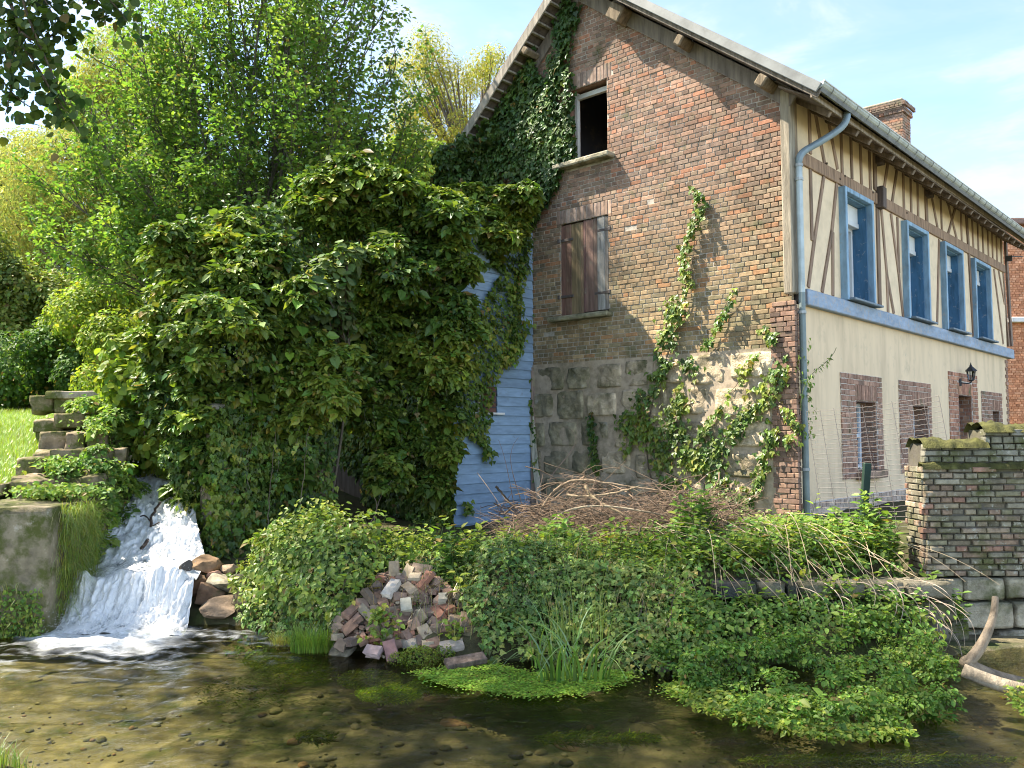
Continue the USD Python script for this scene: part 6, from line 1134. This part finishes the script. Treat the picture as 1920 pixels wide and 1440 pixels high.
# stones on the stream bed
for k in range(40):
    x, y = g.uniform(300, 1850), g.uniform(1290, 1430); p = onz(x, y, -.2); p[2] = gz(p[0], p[1]) + .01; r = g.uniform(.04, .15); p[2] -= .02; solo('bed_stone', rock(p, (r, r * .8, r * .22), 500 + k, 2, 6, .05, col=np.array([(.20, .16, .10), (.26, .15, .10), (.24, .21, .14), (.13, .11, .075)][k % 4])), 'rock', 'stone lying on the bed of the stream under clear water', 'stone', group='stones on the stream bed', smooth=True)
pb = []
for k in range(650):
    y_ = g.uniform(4.9, 7.4); x_ = g.uniform(-.62, .62) * y_; r_ = .012 + .05 * g.random() ** 4; b_ = ICO[1].vertices * [r_, r_ * g.uniform(.6, 1), r_ * .5]; a_p = g.uniform(0, 6.28)
    pb.append(M(b_ @ rotz(a_p) + [x_, y_, float(gz(x_, y_)) + .004], ICO[1].faces, np.array([(.18, .15, .09), (.22, .13, .08), (.23, .20, .14), (.12, .10, .065), (.15, .14, .085)][k % 5]) * g.uniform(.6, 1.15)))
pb = cat(pb); solo('pebbles', pb, 'rock', 'pebbles strewn over the bed of the clear stream', 'pebbles', kind='stuff', smooth=True)
# lawn grass, wall plants, near bank
n = 26000; y = 9 + 9.5 * g.random(n) ** 1.3; x = np.interp(y, LXy, LXx) - .9 - g.random(n) * (y * .62 - 4.6).clip(.8, 9); P = np.stack([x, y, gz(x, y)], -1)
solo('lawn_grass', blades(g, P, .055 + .004 * y.mean(), .007, [(.10, .17, .02), (.15, .23, .03), (.21, .28, .05)], .5, 2), 'grass_blade', 'sunlit mown grass on the lawn left of the stone wall', 'grass', kind='stuff')
fw = []
for (x0, y0, z0, rx, ry, rz_, n) in ((-5.0, 9.4, 1.35, .45, .3, .08, 900), (-5.3, 10.3, 1.62, .4, .35, .1, 700), (-4.75, 9.5, .7, .10, .5, .35, 900), (-4.95, 10.5, 1.1, .12, .5, .35, 900), (-5.5, 11.8, 1.9, .35, .5, .25, 1500), (-6.0, 12.9, 2.4, .3, .6, .2, 900)):
    P = np.array([x0, y0, z0]) + g.normal(0, .5, (n, 3)) * [rx, ry, rz_]; fw.append(leaves(P, [.2, -.3, .8] + g.normal(0, .4, P.shape), ball(g, n) + [.2, -.2, -.3], g.uniform(.03, .075, n), 'ovate', pal(g, n, NET, P=P)))
fw.append(clumpy(g, [(np.array(c), np.array(r)) for c, r in (((-5.15, 10.6, 1.5), (.32, .5, .34)), ((-5.5, 11.6, 1.9), (.34, .55, .4)), ((-5.85, 12.6, 2.25), (.4, .6, .4)), ((-4.85, 9.9, 1.0), (.16, .45, .4)), ((-5.0, 10.9, 1.0), (.2, .5, .4)))], 700, .05, 'ovate', NET, 14, .42, 91))
solo('wall_plants', cat(fw), 'leaf', 'leafy weeds and ferns growing from the stepped stone wall', 'weeds', kind='stuff')
n = 2600; t_ = g.random(n); P = np.stack([-4.60 - .06 * t_ + g.normal(0, .02, n) + .05, 8.72 + .75 * g.random(n), .08 + 1.1 * g.random(n) ** .8], -1)
solo('hanging_grass', blades(g, P, .22, .006, [(.09, .15, .03), (.14, .21, .04), (.22, .24, .08)], .9, 4, np.tile([.7, -.4, 0], (n, 1)), 2.2), 'grass_blade', 'long grass hanging down the right face of the front stone block', 'grass', kind='stuff')
n = 900; P = np.stack([-5.6 + 1.0 * g.random(n), 8.42 + .06 * g.random(n), .0 + .45 * g.random(n) ** 1.6], -1); solo('block_creeper', cat([leaves(P, [0, -1., .3] + g.normal(0, .4, P.shape), ball(g, n) + [0, 0, -.5], g.uniform(.02, .055, n), 'ovate', pal(g, n, NET)), blades(g, P[:300], .16, .006, [(.12, .17, .04), (.24, .22, .09)], .8, 3, None, 1.6)]), 'leaf', 'small creeping plants low on the front face of the big block', 'weeds', kind='stuff')
n = 700; x = g.uniform(-3.6, -2.5, n); y = np.interp(x, NX, NY) - .22 - .4 * g.random(n); P = np.stack([x, y, gz(x, y)], -1); solo('near_bank_grass', blades(g, P, .13, .006, [(.09, .15, .03), (.14, .21, .045), (.2, .25, .07)], .5, 4), 'grass_blade', 'grass on the near bank in the bottom left corner', 'grass', kind='stuff')
# footbridge rail far up the race
fr_ = Thing('footbridge_rail', 'low grey metal rail above the head of the mill race', 'railing', at(182, 745, 16.4)); ra, rb_ = at(148, 726, 16.4), at(232, 722, 16.4)
for k in range(3): fr_.part('rail', tube([ra - [0, 0, .11 * k], rb_ - [0, 0, .11 * k]], .012, 5, (.4, .4, .38)), 'iron')
for k in range(12): s = k / 11; fr_.part('bar', tube([ra + (rb_ - ra) * s + [0, 0, .03], ra + (rb_ - ra) * s - [0, 0, .28]], .007, 4, (.4, .4, .38)), 'iron')
